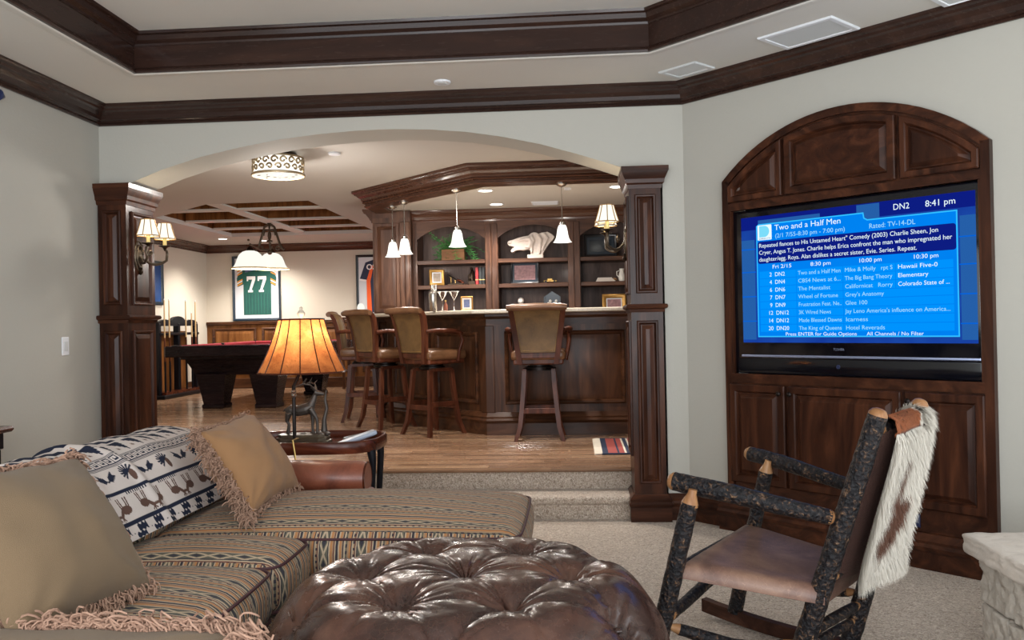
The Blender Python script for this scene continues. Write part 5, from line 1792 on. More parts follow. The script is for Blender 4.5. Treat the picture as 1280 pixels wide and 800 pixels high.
MB().tube([(cx - .026, 9.74, S2 + .12), (cx - .055, 9.74, S2 + .11), (cx - .055, 9.74, S2 + .07), (cx - .036, 9.74, S2 + .05)], .005, 6).build('handle', 'porcelain', pj, world=True)
stand_frame('picture_frame', 'wide gold framed picture on the bottom right bar shelf', wx(767.5), S3, .265, .225, 9.78, .045, 'gold_frame', 'white_mat', 'photo_team', .012)
stand_frame('picture_frame', 'small bright gold frame with a blue photograph on the bar top beside the martini glasses', at(584, 380, 8.05).x, 1.445, .115, .135, 8.02, .014, 'gold_frame', 'paper', 'photo_blue', .016, rz=.12)

# cocktail things on the bar
sk = thing('cocktail_shaker', 'silver cocktail shaker standing left of the martini glasses', 'shaker', (at(541.5, 380, 8.0).x, 8.0, 1.445)); c_ = (at(541.5, 380, 8.0).x, 8.0, 1.445)
MB().lathe([(.030, .001), (.034, .01), (.040, .12), (.041, .165), (.040, .17)], c_, 22).build('cup', 'nickel', sk, world=True)
MB().lathe([(.041, .17), (.036, .185), (.020, .205), (.017, .215), (.017, .24), (.012, .25), (.0001, .252)], c_, 22).build('cap', 'nickel', sk, world=True)
MB().tube([Vector(c_) + Vector((.012, -.0, .235)), Vector(c_) + Vector((.03, 0, .25)), Vector(c_) + Vector((.028, 0, .15))], .005, 6).build('strap', 'nickel', sk, world=True)
for x_, lb in ((553, 'clear martini glass next to the silver shaker'), (567.5, 'clear martini glass right of the other one')):
    c_ = Vector((at(x_, 380, 7.97).x, 7.97, 1.445))
    t = thing('martini_glass', lb, 'glass', tuple(c_), group='martini glasses on the bar')
    MB().lathe([(.0001, .001), (.036, .001), (.036, .004), (.008, .009), (.0035, .02), (.0035, .095), (.006, .102), (.0001, .104)], c_, 20).build('stem', 'clear_glass', t, world=True)
    MB().lathe([(.0001, .103), (.0495, .180), (.051, .180), (.051, .178), (.004, .100), (.0001, .100)], c_, 26).build('bowl', 'clear_glass', t, world=True)
    MB().tube([c_ + Vector((.0503 * math.cos(a), .0503 * math.sin(a), .180)) for a in [2 * math.pi * i / 26 for i in range(26)]], .0018, 6, closed=True).build('rim', 'porcelain', t, world=True)
bt = thing('small_bottle', 'small amber bottle behind the martini glasses', 'bottle', (at(557, 380, 8.1).x, 8.1, 1.445)); c_ = (at(557, 380, 8.1).x, 8.1, 1.445)
MB().lathe([(.018, .001), (.02, .006), (.02, .055), (.009, .075), (.009, .09)], c_, 14).build('body', 'chestnut_leather', bt, world=True)
MB().lathe([(.010, .09), (.010, .105), (.0001, .106)], c_, 12).build('stopper', 'brass', bt, world=True)
gl = thing('lamp_globe', 'small round white shade glowing left of the tall cabinet', 'lamp', tuple(at(451, 395, 13.9)))
g_ = at(451, 384, 13.9)
MB().lathe([(.05, -.16), (.055, -.15), (.012, -.135), (.012, -.08), (.03, -.065)], g_, 14).build('stand', 'bronze_metal', gl, world=True)
MB().lathe([(.04, -.06), (.058, -.03), (.060, .0), (.05, .035), (.025, .06), (.0001, .062)], g_, 18).build('shade', 'bell_glass_lit', gl, world=True, smooth=60)
sb = thing('console_table', 'dark wood console below the orange and navy jersey', 'console', (g_.x, 13.95, ZF))
zt_ = g_.z - .16
MB().box(g_.x - .3, g_.x + .5, 13.75, 14.15, zt_ - .03, zt_ - .001, .006).build('top', 'bar_wood_x', sb, world=True)
for sx in (-.27, .47):
    for sy in (13.78, 14.12): MB().box(g_.x + sx - .02, g_.x + sx + .02, sy - .02, sy + .02, ZF, zt_ - .03).build('leg', 'bar_wood_z', sb, world=True)
# ================================================================== SECTIONAL SOFA
sofa = thing('sectional_sofa', 'striped tapestry sectional sofa with a long chaise behind the ottoman', 'sofa', (-1.4, 3.2, 0))
F_ = 'striped_fabric'


def cushion(name, x0, x1, y0, y1, z0, z1, r=.06, bulge=.03, pipes=True, side=.012):
    c = ((x0 + x1) / 2, (y0 + y1) / 2, (z0 + z1) / 2); hf = ((x1 - x0) / 2, (y1 - y0) / 2, (z1 - z0) / 2)
    o = MB().rbox(c, hf, r, bulge, 8, 4, side).build(name, F_, sofa, world=True, smooth=60)
    if pipes:
        for zz in (z1 - r * .30, z0 + r * .30):
            k = .30
            pts = []
            for cx, cy, a in ((x1 - r, y1 - r, 0), (x0 + r, y1 - r, 90), (x0 + r, y0 + r, 180), (x1 - r, y0 + r, 270)):
                for i in range(5):
                    t_ = math.radians(a + 22.5 * i)
                    rr_ = r * .72
                    fx = 0
                    pts.append((cx + rr_ * math.cos(t_), cy + rr_ * math.sin(t_), zz))
            # follow the crowned sides between the corners
            full = []
            m = len(pts)
            for i in range(m):
                p, q = Vector(pts[i]), Vector(pts[(i + 1) % m])
                full.append(p)
                if (q - p).length > .15:
                    for j in range(1, 8): full.append(p.lerp(q, j / 8))
            out = []
            for p in full:
                lx, ly = (p.x - c[0]) / hf[0], (p.y - c[1]) / hf[1]
                p = p.copy()
                if abs(lx) > .8: p.x += math.copysign(side * (1 - ly * ly) * .4 + .012 * (1 - min(1, abs(ly) ** 8)), lx)
                if abs(ly) > .8: p.y += math.copysign(side * (1 - lx * lx) * .4 + .012 * (1 - min(1, abs(lx) ** 8)), ly)
                out.append(p)
            MB().tube(out, .0055, 6, closed=True).build('piping', 'piping_cord', o, world=True, smooth=60)
    return o


MB().rbox((-1.60, 2.42, .16), (.55, .92, .14), .03, 0, 4, 3).build('base', F_, sofa, world=True, smooth=60)
MB().rbox((-1.05, 3.78, .16), (.82, .42, .14), .03, 0, 4, 3).build('chaise_base', F_, sofa, world=True, smooth=60)
for x, y in ((-2.05, 1.55), (-1.12, 1.55), (-.30, 3.44), (-.30, 4.10), (-1.8, 4.10)):
    MB().lathe([(.02, 0), (.032, .022)], (x, y, 0), 12).build('foot', 'ebony_wood', sofa, world=True)
cushion('seat_cushion', -1.74, -1.045, 1.56, 2.245, .30, .50, .07, .04)
cushion('seat_cushion', -1.74, -1.045, 2.25, 2.935, .30, .50, .07, .04)
cushion('seat_cushion', -1.74, -1.045, 2.94, 3.345, .30, .50, .07, .035)
cushion('chaise_cushion', -1.74, -.215, 3.35, 4.215, .30, .505, .085, .07)


# back: leaning cushions over a frame
def lean(mb, x_hinge, z_hinge, ang):
    m = Matrix.Translation((x_hinge, 0, z_hinge)) @ Matrix.Rotation(ang, 4, 'Y') @ Matrix.Translation((-x_hinge, 0, -z_hinge))
    return mb.xform(m)


MB().rbox((-2.06, 2.87, .395), (.12, 1.33, .375), .06, 0, 6, 4).build('back_frame', F_, sofa, world=True, smooth=60)
for y0, y1 in ((1.58, 2.42), (2.43, 3.27), (3.28, 4.12)):
    o = lean(MB().rbox((-1.80, (y0 + y1) / 2, .63), (.11, (y1 - y0) / 2, .16), .07, .012, 7, 4, .015), -1.70, .48, math.radians(-21))
    o.build('back_cushion', F_, sofa, world=True, smooth=60)
MB().rbox((-1.60, 1.42, .34), (.55, .10, .32), .07, .01, 5, 4).build('arm', F_, sofa, world=True, smooth=60)

# ------------------------------------------------------------------ throw blanket with printed animals
NAVY, CREAM, BROWN, PALE = (.010, .016, .036), (.60, .53, .49), (.11, .06, .045), (.40, .34, .31)


def seg_d(px_, py_, ax, ay, bx, by):
    dx, dy = bx - ax, by - ay
    L = dx * dx + dy * dy + 1e-12
    t = np.clip(((px_ - ax) * dx + (py_ - ay) * dy) / L, 0, 1)
    return np.hypot(px_ - ax - t * dx, py_ - ay - t * dy)


NU, NV = 520, 330
U, Vv = np.meshgrid(np.linspace(0, 1, NU), np.linspace(0, 1, NV), indexing='ij')
LU, LV = 1.17, .86                       # cloth size in metres; v runs from behind the sofa down to the front hem
PK = .70
uu, vv = U * LU / PK, Vv * LV
pr = np.zeros((NU, NV, 3)) + np.array(CREAM)


def paint(mask, col): pr[mask] = col


# rows measured from the front hem upwards
h = (LV - vv) / PK
# 1 zigzag hem
zz = .030 + .020 * np.sign(np.sin(uu * 2 * math.pi / .155)) + .012 * np.sin(uu * 2 * math.pi / .031)
paint((h < .115) & (h > .09), NAVY)
paint((h < .09) & (np.abs((h - .045) - .022 * np.sign(np.sin((uu + (h > .045) * .05) * 2 * math.pi / .17))) < .020 + .006 * np.sin(uu * 190)), NAVY)
# 2 moose row, upside down in the photograph
for k in range(10):
    ox, oy = .10 + k * .185, .185
    sx = -1 if k % 2 else 1
    d = ((uu - ox) / .046) ** 2 + ((h - oy + .012) / .024) ** 2
    paint(d < 1, BROWN)
    for lx in (-.036, -.020, .018, .034): paint(seg_d(uu, h, ox + lx, oy, ox + lx * 1.25, oy + .052) < .0052, BROWN)
    paint(seg_d(uu, h, ox + sx * .04, oy - .015, ox + sx * .07, oy - .040) < .012, BROWN)
    paint(seg_d(uu, h, ox + sx * .07, oy - .040, ox + sx * .088, oy - .036) < .008, BROWN)
    for a, b in ((.05, -.062), (.068, -.066), (.084, -.060)): paint(seg_d(uu, h, ox + sx * .068, oy - .044, ox + sx * a, oy + b) < .0042, BROWN)
paint((np.abs(h - .268) < .009) | ((np.abs(h - .256) < .012) & (np.sin(uu * 2 * math.pi / .02 + np.sin(uu * 9) * 3) > .1) & (np.sin(uu * 2 * math.pi / .37) > -.2)), NAVY)
# 3 pine cones and sprigs
for k in range(9):
    ox, oy = .09 + k * .21, .345
    if k % 2:
        for s in (-1, 1):
            paint(seg_d(uu, h, ox, oy - .012, ox + s * .066, oy + .022) < .005, NAVY)
            for j in range(5):
                q = .2 + j * .18
                bx, by = ox + s * .066 * q, oy - .012 + .034 * q
                paint(seg_d(uu, h, bx, by, bx + s * .012, by + .022) < .005, NAVY)
                paint(seg_d(uu, h, bx, by, bx + s * .022, by - .008) < .005, NAVY)
    else:
        paint(((uu - ox - .02) / .022) ** 2 + ((h - oy + .010) / .034) ** 2 < 1, BROWN)
        for s in range(9):
            a = .6 + s * .42
            paint(seg_d(uu, h, ox - .005, oy + .01, ox - .005 + .06 * math.cos(a), oy + .01 + .045 * math.sin(a)) < .0058, NAVY)
# 4 greek key between thin lines
for q in (.410, .418, .482, .490): paint(np.abs(h - q) < .0022, NAVY)
kp = .062
kx = (uu % kp) / kp; kz = (h - .424) / .052
inb = (h > .424) & (h < .476)
key = (kz < .16) | (kx < .12) | ((kz > .84) & (kx > 0) & (kx < .8)) | ((kx > .68) & (kx < .80) & (kz > .32)) | ((kz > .32) & (kz < .48) & (kx > .34) & (kx < .80)) | ((kx > .34) & (kx < .46) & (kz > .32) & (kz < .68))
paint(inb & key, NAVY)
# 5 fir trees (point down) with small stars between
for k in range(13):
    ox = .06 + k * .15
    tz = (h - .505) / .115
    jag = .010 * ((tz * 5) % 1.0)
    paint((tz > 0) & (tz < 1) & (np.abs(uu - ox) < .006 + .052 * tz - jag), NAVY)
    for s in range(4):
        a = s * math.pi / 4
        paint(seg_d(uu, h, ox + .075 - .013 * math.cos(a), .535 - .013 * math.sin(a), ox + .075 + .013 * math.cos(a), .535 + .013 * math.sin(a)) < .0022, BROWN)
# 6 bold steps over the top of the back
blk = np.sin(uu * 2 * math.pi / .20 + np.floor((h - .62) / .045) * 1.6) > .05
paint((h > .635) & (h < .78) & blk, NAVY)
paint((h > .78) & (h < 1.3) & (np.sin(uu * 2 * math.pi / .15) > 0), NAVY)
# path of the cloth over the back
path = [(-2.215, .55), (-2.20, .69), (-2.165, .785), (-2.09, .832), (-1.99, .835), (-1.875, .818), (-1.785, .765), (-1.715, .67), (-1.665, .59), (-1.625, .53)]
P2 = np.array(path)
sl = np.concatenate([[0], np.cumsum(np.hypot(*np.diff(P2, axis=0).T))]); sl /= sl[-1]
ts = np.linspace(0, 1, NV)
# smooth resample
cxp = np.interp(ts, sl, P2[:, 0]); czp = np.interp(ts, sl, P2[:, 1])
ker = np.ones(41) / 41
cxs = np.convolve(np.pad(cxp, 20, 'edge'), ker, 'valid'); czs = np.convolve(np.pad(czp, 20, 'edge'), ker, 'valid')
bxs, bzs = cxs[None, :].repeat(NU, 0).copy(), czs[None, :].repeat(NU, 0).copy()
byy = 2.95 + U * 1.17
# folds: one deep pleat near the covered end, soft waves elsewhere
fold = .016 * np.exp(-((U - .30 - .06 * Vv) / .030) ** 2) + .011 * np.exp(-((U - .14 + .05 * Vv) / .035) ** 2) - .004 * np.exp(-((U - .36 - .06 * Vv) / .02) ** 2)
wav = .004 * np.sin(U * 21 + Vv * 3) + .003 * np.sin(U * 9 - Vv * 7) + .002
gx, gz = np.gradient(cxs), np.gradient(czs)
ln = np.hypot(gx, gz); nxn, nzn = -gz / ln, gx / ln
amp = (fold + wav + .010)
bxs += nxn[None, :] * amp; bzs += nzn[None, :] * amp
byy = byy - .05 * Vv * (1 - U)
# hem tilts a little
mbk = MB()
idx = np.arange(NU * NV).reshape(NU, NV)
mbk.v = [tuple(p) for p in np.stack([bxs, byy, bzs], -1).reshape(-1, 3)]
q = np.stack([idx[:-1, :-1], idx[1:, :-1], idx[1:, 1:], idx[:-1, 1:]], -1).reshape(-1, 4)
mbk.f = [tuple(int(a) for a in r_) for r_ in q]
cols_ = np.concatenate([pr.reshape(-1, 3), np.ones((NU * NV, 1))], 1)
ob = mbk.build('throw_blanket', 'woven_print', label='navy and cream throw blanket with moose, fir trees and key pattern over the sofa back', cat='blanket', smooth=80, colors=cols_)
sol = ob.modifiers.new('thickness', 'SOLIDIFY'); sol.thickness = .006; sol.offset = 1


# ------------------------------------------------------------------ pillows
def pillow(name, label, c00, c10, c11, c01, puff, mt, seed=1, wr=.012, pinch=.10):
    """pillow through four corner points: bottom near, bottom far, top far, top near; puffed to both sides"""
    A = [Vector(p) for p in (c00, c10, c11, c01)]
    n_ = ((A[1] - A[0]).cross(A[3] - A[0])).normalized()
    ctr = sum(A, Vector()) / 4
    t = thing(name, label, 'pillow', tuple(ctr - Vector((0, 0, .25))))
    N = 44

    def pos(u, v, side):
        a, b = u * 2 - 1, v * 2 - 1
        # edges bow inward between the corners
        ub = .5 + a * .5 * (1 - pinch * (1 - b * b)); vb = .5 + b * .5 * (1 - pinch * (1 - a * a))
        p = A[0] * (1 - ub) * (1 - vb) + A[1] * ub * (1 - vb) + A[2] * ub * vb + A[3] * (1 - ub) * vb
        f = max(0, (1 - a * a)) ** .48 * max(0, (1 - b * b)) ** .48
        edge = max(abs(a), abs(b))
        w = mnoise.noise(Vector((a * 2.2 + seed * 3.1, b * 2.2, seed))) * wr * 1.6 * f
        # radiating wrinkles from the corners
        for ca, cb in ((-1, -1), (1, -1), (1, 1), (-1, 1)):
            da, db = a - ca, b - cb
            rr_ = math.hypot(da, db); th = math.atan2(abs(db), abs(da))
            w += wr * .55 * math.sin(th * 9 + seed) * math.exp(-(rr_ / .55) ** 2) * min(1, rr_ * 3) * min(1, f * 2)
        w += wr * .5 * math.sin(a * 11 + seed * 2 + b * 3) * math.exp(-((1 - abs(b)) / .22) ** 2) * min(1, f * 3)
        return p + n_ * side * (puff * f + w + .004)
    mb = MB()
    mb.grid(lambda i, j: pos(i, j, 1), N, N); mb.grid(lambda i, j: pos(i, j, -1), N, N)
    body = mb.build('cover', mt, t, world=True, smooth=80)
    edge = []
    for k in range(4):
        for i in range(60):
            s = i / 60
            uv = [(s, 0), (1, s), (1 - s, 1), (0, 1 - s)][k]
            edge.append((k, pos(uv[0], uv[1], 1) * .5 + pos(uv[0], uv[1], -1) * .5))
    return t, n_, ctr, edge, body


def fringe(parent, edge, ctr, n_, sides, mt, L=.05, dens=7, seed=1, rad=.0026, curl=1.0):
    rr = random.Random(seed)
    mb = MB()
    E_ = [p for k, p in edge if k in sides]
    for p in E_:
        out = (p - ctr); out -= n_ * out.dot(n_); out.normalize()
        tng = n_.cross(out)
        for j in range(dens):
            o = p + tng * rr.uniform(-.012, .012) + n_ * rr.uniform(-.02, .02)
            ln_ = L * rr.uniform(.55, 1.2)
            d = (out + tng * rr.uniform(-.9, .9) + n_ * rr.uniform(-.9, .9)).normalized()
            e = d.orthogonal().normalized(); e.rotate(Matrix.Rotation(rr.uniform(0, 6.28), 3, d))
            g = d.cross(e)
            pts = []
            w0, ph = rr.uniform(.006, .012) * curl, rr.uniform(0, 6)
            tw = rr.uniform(5.0, 7.5)
            for i in range(9):
                t_ = i / 8
                a = ph + t_ * tw
                pts.append(o + d * ln_ * t_ + (e * math.cos(a) + g * math.sin(a)) * w0 * (t_ ** .5) - Vector((0, 0, .02 * t_ * t_)))
            mb.tube(pts, rad, 4, cap=False)
    return mb.build('fringe', mt, parent, kind='stuff', world=True, smooth=60)


t, n_, ctr, edge, _ = pillow('throw_pillow', 'golden tan square pillow with curly fringe propped in the far sofa corner', (-1.32, 3.40, .555), (-1.32, 4.02, .565), (-1.675, 4.27, .885), (-1.63, 3.60, .875), .125, 'tan_cloth', 2, .016)
fringe(t, edge, ctr, n_, (3,), 'fringe_yarn', .05, 8, 5, .0024)
fringe(t, edge, ctr, n_, (2,), 'fringe_yarn', .03, 6, 6, .0024)
fringe(t, edge, ctr, n_, (0,), 'fringe_yarn', .022, 2, 16, .0022)
t, n_, ctr, edge, _ = pillow('throw_pillow', 'large olive beige pillow at the near end of the sofa against the throw blanket', (-1.34, 1.96, .56), (-1.29, 2.52, .55), (-1.60, 2.66, .915), (-1.66, 2.02, .955), .13, 'olive_cloth', 5, .010)
fringe(t, edge, ctr, n_, (2,), 'fringe_yarn_pink', .045, 9, 7, .0028)
fringe(t, edge, ctr, n_, (1, 0), 'fringe_yarn', .028, 4, 8, .0024)
t, n_, ctr, edge, _ = pillow('throw_pillow', 'beige pillow with long pink looped fringe cut off by the bottom edge', (-1.66, 1.56, .570), (-.86, 1.54, .570), (-.79, 1.99, .598), (-1.66, 2.00, .60), .030, 'olive_cloth', 8, .006, .03)
fringe(t, edge, ctr, n_, (2,), 'fringe_yarn_pink', .058, 20, 9, .0028, 2.4)
fringe(t, edge, ctr, n_, (1,), 'fringe_yarn_pink', .05, 8, 10, .003, 1.6)

# ================================================================== TUFTED OTTOMAN
OX, OY, OR, OH = -.345, 2.62, .60, .588
ot = thing('tufted_ottoman', 'round button tufted dark brown leather ottoman in the foreground', 'ottoman', (OX, OY, 0))
btn = [(0, 0)] + [(.315 * math.cos(math.radians(60 * k)), .315 * math.sin(math.radians(60 * k))) for k in range(6)]
btn2 = [(.515 * math.cos(math.radians(30 + 60 * k)), .515 * math.sin(math.radians(30 + 60 * k))) for k in range(6)]
crease = []
for k in range(6):
    crease += [(btn[0], btn[1 + k]), (btn[1 + k], btn[1 + (k + 1) % 6]), (btn[1 + k], btn2[k]), (btn[1 + (k + 1) % 6], btn2[k])]
    a = math.radians(60 * k)
    crease.append((btn[1 + k], (.60 * math.cos(a), .60 * math.sin(a))))
    a = math.radians(30 + 60 * k)
    crease.append((btn2[k], (.62 * math.cos(a), .62 * math.sin(a))))
NR, NA = 110, 260
rs = np.concatenate([np.linspace(0.004, .50, 84), np.linspace(.506, .60, 26)])
th = np.linspace(0, 2 * math.pi, NA, endpoint=False)
RR, TH = np.meshgrid(rs, th, indexing='ij')
X, Y_ = RR * np.cos(TH), RR * np.sin(TH)
Z0 = OH - .020 * (RR / .55) ** 2 - .16 * np.clip((RR - .42) / .18, 0, 1) ** 2.2
dz = np.zeros_like(X)
pill = np.full_like(X, 9.)
for (a, b) in crease:
    d = seg_d(X, Y_, a[0], a[1], b[0], b[1])
    pill = np.minimum(pill, d)
dz -= .008 * np.exp(-(pill / .006) ** 1.2) + .004 * np.exp(-(pill / .03) ** 2)
db = np.full_like(X, 9.)
rngw = np.random.RandomState(4)
for (bx_, by_) in btn + btn2:
    d = np.hypot(X - bx_, Y_ - by_); db = np.minimum(db, d)
    an = np.arctan2(Y_ - by_, X - bx_)
    dz -= .036 * np.exp(-(d / .050) ** 1.4) + .013 * np.exp(-(d / .12) ** 2)
    ph = rngw.uniform(0, 6, 3)
    wr_ = sum((1 - np.abs(np.sin(an * kk / 2 + p_))) ** 5 * ww for kk, p_, ww in ((9, ph[0], 1.0), (13, ph[1], .7), (6, ph[2], .9)))
    dz -= .0105 * wr_ * np.exp(-((d - .03) / .085) ** 2) * np.clip(d / .03, 0, 1)
wn = np.array([[mnoise.noise(Vector((x * 9, y * 9, 3))) for x, y in zip(rx, ry)] for rx, ry in zip(X, Y_)])
wn2 = np.array([[mnoise.noise(Vector((x * 26, y * 26, 7))) for x, y in zip(rx, ry)] for rx, ry in zip(X, Y_)])
dz += .006 * wn + .0012 * wn2
Zt = Z0 + dz * (1 - .5 * np.clip((RR - .54) / .06, 0, 1))
mbo = MB()
rings_ = [np.stack([X[i], Y_[i], Zt[i]], -1) for i in range(NR)]
# side wall below the rim with soft vertical pleats
for zz, r_ in ((.365, .607), (.31, .602), (.24, .592), (.16, .588), (.10, .586), (.085, .575)):
    ple = 1 + .006 * np.cos(TH[0] * 12) * (zz / .35)
    rings_.append(np.stack([r_ * ple * np.cos(th), r_ * ple * np.sin(th), np.full_like(th, zz)], -1))
mbo.v = [tuple(p) for r_ in rings_ for p in r_]
for i in range(len(rings_) - 1):
    for k in range(NA): mbo.f.append((i * NA + k, i * NA + (k + 1) % NA, (i + 1) * NA + (k + 1) % NA, (i + 1) * NA + k))
mbo.f.append(tuple(range(NA - 1, -1, -1)))
mbo.build('tufted_cover', 'ottoman_leather', ot, smooth=80)
for bx_, by_ in btn + btn2:
    r0 = math.hypot(bx_, by_)
    i = int(np.argmin(np.abs(rs - r0))); k = int(round((math.atan2(by_, bx_) % (2 * math.pi)) / (2 * math.pi) * NA)) % NA
    MB().sphere((bx_, by_, float(Zt[i, k]) + .004), .013, 12, 8, (1, 1, .55)).build('button', 'ottoman_leather', ot)
MB().lathe([(.570, .05), (.575, .06), (.575, .088), (.56, .09)], (0, 0, 0), 60).build('base_ring', 'ebony_wood', ot)
for k in range(4):
    a = math.pi / 4 + k * math.pi / 2
    MB().lathe([(.024, 0), (.034, .02), (.038, .05)], (.46 * math.cos(a), .46 * math.sin(a), 0), 14).build('foot', 'ebony_wood', ot)

# ================================================================== LAMP TABLE, LAMP, LEATHER CHAIR
TX, TY, TZ = -1.50, 4.78, .665
tb = thing('tray_table', 'oval dark wood tray side table with a raised rim behind the chaise', 'side table', (TX, TY, 0))


def oval(a, b, n=56):
    cp = lambda c: math.copysign(abs(c) ** .6, c)
    return [(a * cp(math.cos(2 * math.pi * i / n)), b * cp(math.sin(2 * math.pi * i / n))) for i in range(n)]


frh = lambda s, z, d: Vector((TX + s, TY + z, TZ + d))
MB().rings(oval(.40, .26), [(0, -.022), (0, -.004), (.004, .0)], frh).build('top', 'table_wood', tb, world=True, smooth=40)
MB().rings(oval(.415, .275), [(0, -.025), (-.006, -.012), (-.006, .030), (0, .040), (.010, .040), (.014, .034), (.014, .001)], frh, cap=False, base=False).build('rim', 'table_wood', tb, world=True, smooth=40)
for sx, sy in ((-.34, -.16), (.385, -.15), (-.34, .16), (.36, .15)):
    MB().tube([(TX + sx, TY + sy, TZ - .02), (TX + sx * 1.02, TY + sy * 1.02, TZ - .08), (TX + sx * .98, TY + sy * .98, .3), (TX + sx * 1.05, TY + sy * 1.05, 0)], [.026, .020, .016, .015], 10).build('leg', 'ebony_wood', tb, world=True, smooth=50)
MB().rings(oval(.30, .15), [(0, -.36), (0, -.34), (.004, -.337)], frh).build('lower_shelf', 'table_wood', tb, world=True)

LX, LY = -1.525, 4.74
lp = thing('table_lamp', 'table lamp with a bronze elk base and a glowing pleated rawhide shade', 'lamp', (LX, LY, TZ))
fl_ = lambda s, z, d: Vector((LX + s, LY + z, TZ + d))


def octo(a, b, c): return [(-a, -b + c), (-a + c, -b), (a - c, -b), (a, -b + c), (a, b - c), (a - c, b), (-a + c, b), (-a, b - c)]


MB().rings(octo(.150, .085, .04), [(0, .001), (0, .022), (.008, .026), (.008, .042), (.018, .046), (.018, .060)], fl_).build('base', 'pewter_metal', lp, world=True)
MB().tube([(LX - .03, LY - .062, TZ + .04), (LX - .03, LY - .062, TZ + .33), (LX - .005, LY, TZ + .42), (LX, LY, TZ + .62)], [.010, .010, .009, .007], 10).build('pole', 'dark_metal', lp, world=True)
MB().lathe([(.010, .27), (.014, .28), (.010, .29), (.014, .30), (.010, .31)], (LX - .03, LY - .062, TZ), 12).build('collar', 'nickel', lp, world=True)
# elk: one remeshed body
ek = MB()


def ep(x, y, z): return Vector((LX + x, LY + y, TZ + .058 + z))


ek.tube([ep(-.095, 0, .128), ep(-.07, 0, .135), ep(-.03, 0, .130), ep(.02, 0, .140), ep(.055, 0, .155)], [.018, .030, .031, .034, .026], 12)
ek.tube([ep(.04, 0, .150), ep(.062, 0, .19), ep(.074, 0, .225)], [.028, .018, .012], 12)
ek.tube([ep(.070, 0, .232), ep(.098, 0, .228), ep(.124, 0, .222)], [.018, .014, .008], 10)
for sx, pts in ((-1, [(-.085, .02, .12), (-.10, .02, .075), (-.088, .02, .055), (-.098, .02, .0)]), (1, [(-.075, -.02, .12), (-.085, -.02, .075), (-.072, -.02, .055), (-.080, -.02, .0)])):
    ek.tube([ep(*p) for p in pts], [.020, .011, .008, .009], 8)
for pts in ([(.045, .02, .14), (.050, .02, .07), (.047, .02, .04), (.05, .02, .0)], [(.05, -.022, .145), (.085, -.022, .09), (.088, -.022, .05), (.085, -.022, .0)]):
    ek.tube([ep(*p) for p in pts], [.018, .010, .008, .009], 8)
ek.tube([ep(-.10, 0, .14), ep(-.112, 0, .125)], [.008, .004], 6)
for s in (-1, 1):
    ek.tube([ep(.072, s * .012, .245), ep(.055, s * .03, .262)], [.006, .003], 6)
    ek.tube([ep(.078, s * .01, .243), ep(.06, s * .04, .275), ep(.02, s * .06, .285), ep(-.04, s * .065, .262)], [.0055, .005, .0045, .003], 6)
    for bx_, bz_ in ((.06, .30), (.03, .315), (-.005, .31)): ek.tube([ep(bx_ - .01, s * .045, .277), ep(bx_ + .012, s * .05, bz_)], [.004, .0025], 5)
eo = ek.build('elk', 'elk_bronze', lp, world=True, smooth=60)
rm = eo.modifiers.new('join', 'REMESH'); rm.mode = 'VOXEL'; rm.voxel_size = .0035; rm.use_smooth_shade = True
for x_, y_, r_ in ((.09, -.02, .03), (.05, .03, .024), (-.09, .02, .02), (.0, .0, .02), (.105, .03, .035)): MB().sphere(tuple(ep(x_, y_, -.002)), r_, 10, 7, (1.2, 1, .5)).build('rock', 'elk_bronze', lp, world=True)
# stump rising behind the elk
MB().tube([ep(.11, .03, .0), ep(.112, .03, .08), ep(.128, .03, .14), ep(.118, .03, .19), ep(.126, .03, .24)], [.020, .011, .009, .007, .004], 9).build('tree_stump', 'elk_bronze', lp, world=True, smooth=60)
# shade: twelve sided, pleated panels stitched together
zb0, zb1 = TZ + .405, TZ + .700
nS = 14
for k in range(nS):
    a0, a1 = 2 * math.pi * k / nS, 2 * math.pi * (k + 1) / nS
    rows_ = []
    for i in range(6):
        t_ = i / 5
        r_ = lerp(.245, .128, t_) - .012 * math.sin(math.pi * t_)
        sy = .86
        rows_.append([(LX + r_ * math.cos(a), LY + r_ * sy * math.sin(a), lerp(zb0, zb1, t_)) for a in (a0 + .01, a1 - .01)])
    vs = [p for r_ in rows_ for p in r_]
    MB().add(vs, [(i * 2, i * 2 + 1, i * 2 + 3, i * 2 + 2) for i in range(5)]).build('shade_panel', 'rawhide_shade', lp, world=True, smooth=0)
lace = MB()
for z_, r_ in ((zb0, .246), (zb1, .129)):
    lace.tube([(LX + r_ * math.cos(2 * math.pi * i / nS), LY + r_ * .86 * math.sin(2 * math.pi * i / nS), z_) for i in range(nS)], .005, 6, closed=True)
for k in range(nS):
    a = 2 * math.pi * k / nS
    lace.tube([(LX + (lerp(.246, .129, t_) - .012 * math.sin(math.pi * t_)) * math.cos(a), LY + (lerp(.246, .129, t_) - .012 * math.sin(math.pi * t_)) * .86 * math.sin(a), lerp(zb0, zb1, t_)) for t_ in (0, .25, .5, .75, 1)], .0035, 5)
lace.build('shade_lacing', 'table_wood', lp, world=True)
sc = MB()
rr = random.Random(2)
MB().lathe([(.010, .70), (.012, .712), (.020, .722), (.022, .735), (.014, .748), (.008, .752), (.010, .765), (.0001, .772)], (LX, LY, TZ), 14).build('finial', 'clear_finial', lp, world=True)
MB().lathe([(.026, .50), (.03, .53), (.026, .57), (.012, .58)], (LX, LY, TZ), 14).build('bulb_glass', 'can_lens_lit', lp, world=True)
for i in range(3):
    a = i * 2 * math.pi / 3
    MB().tube([(LX, LY, zb1 - .005), (LX + .124 * math.cos(a), LY + .107 * math.sin(a), zb1 - .002)], .003, 5).build('spider_arm', 'nickel', lp, world=True)
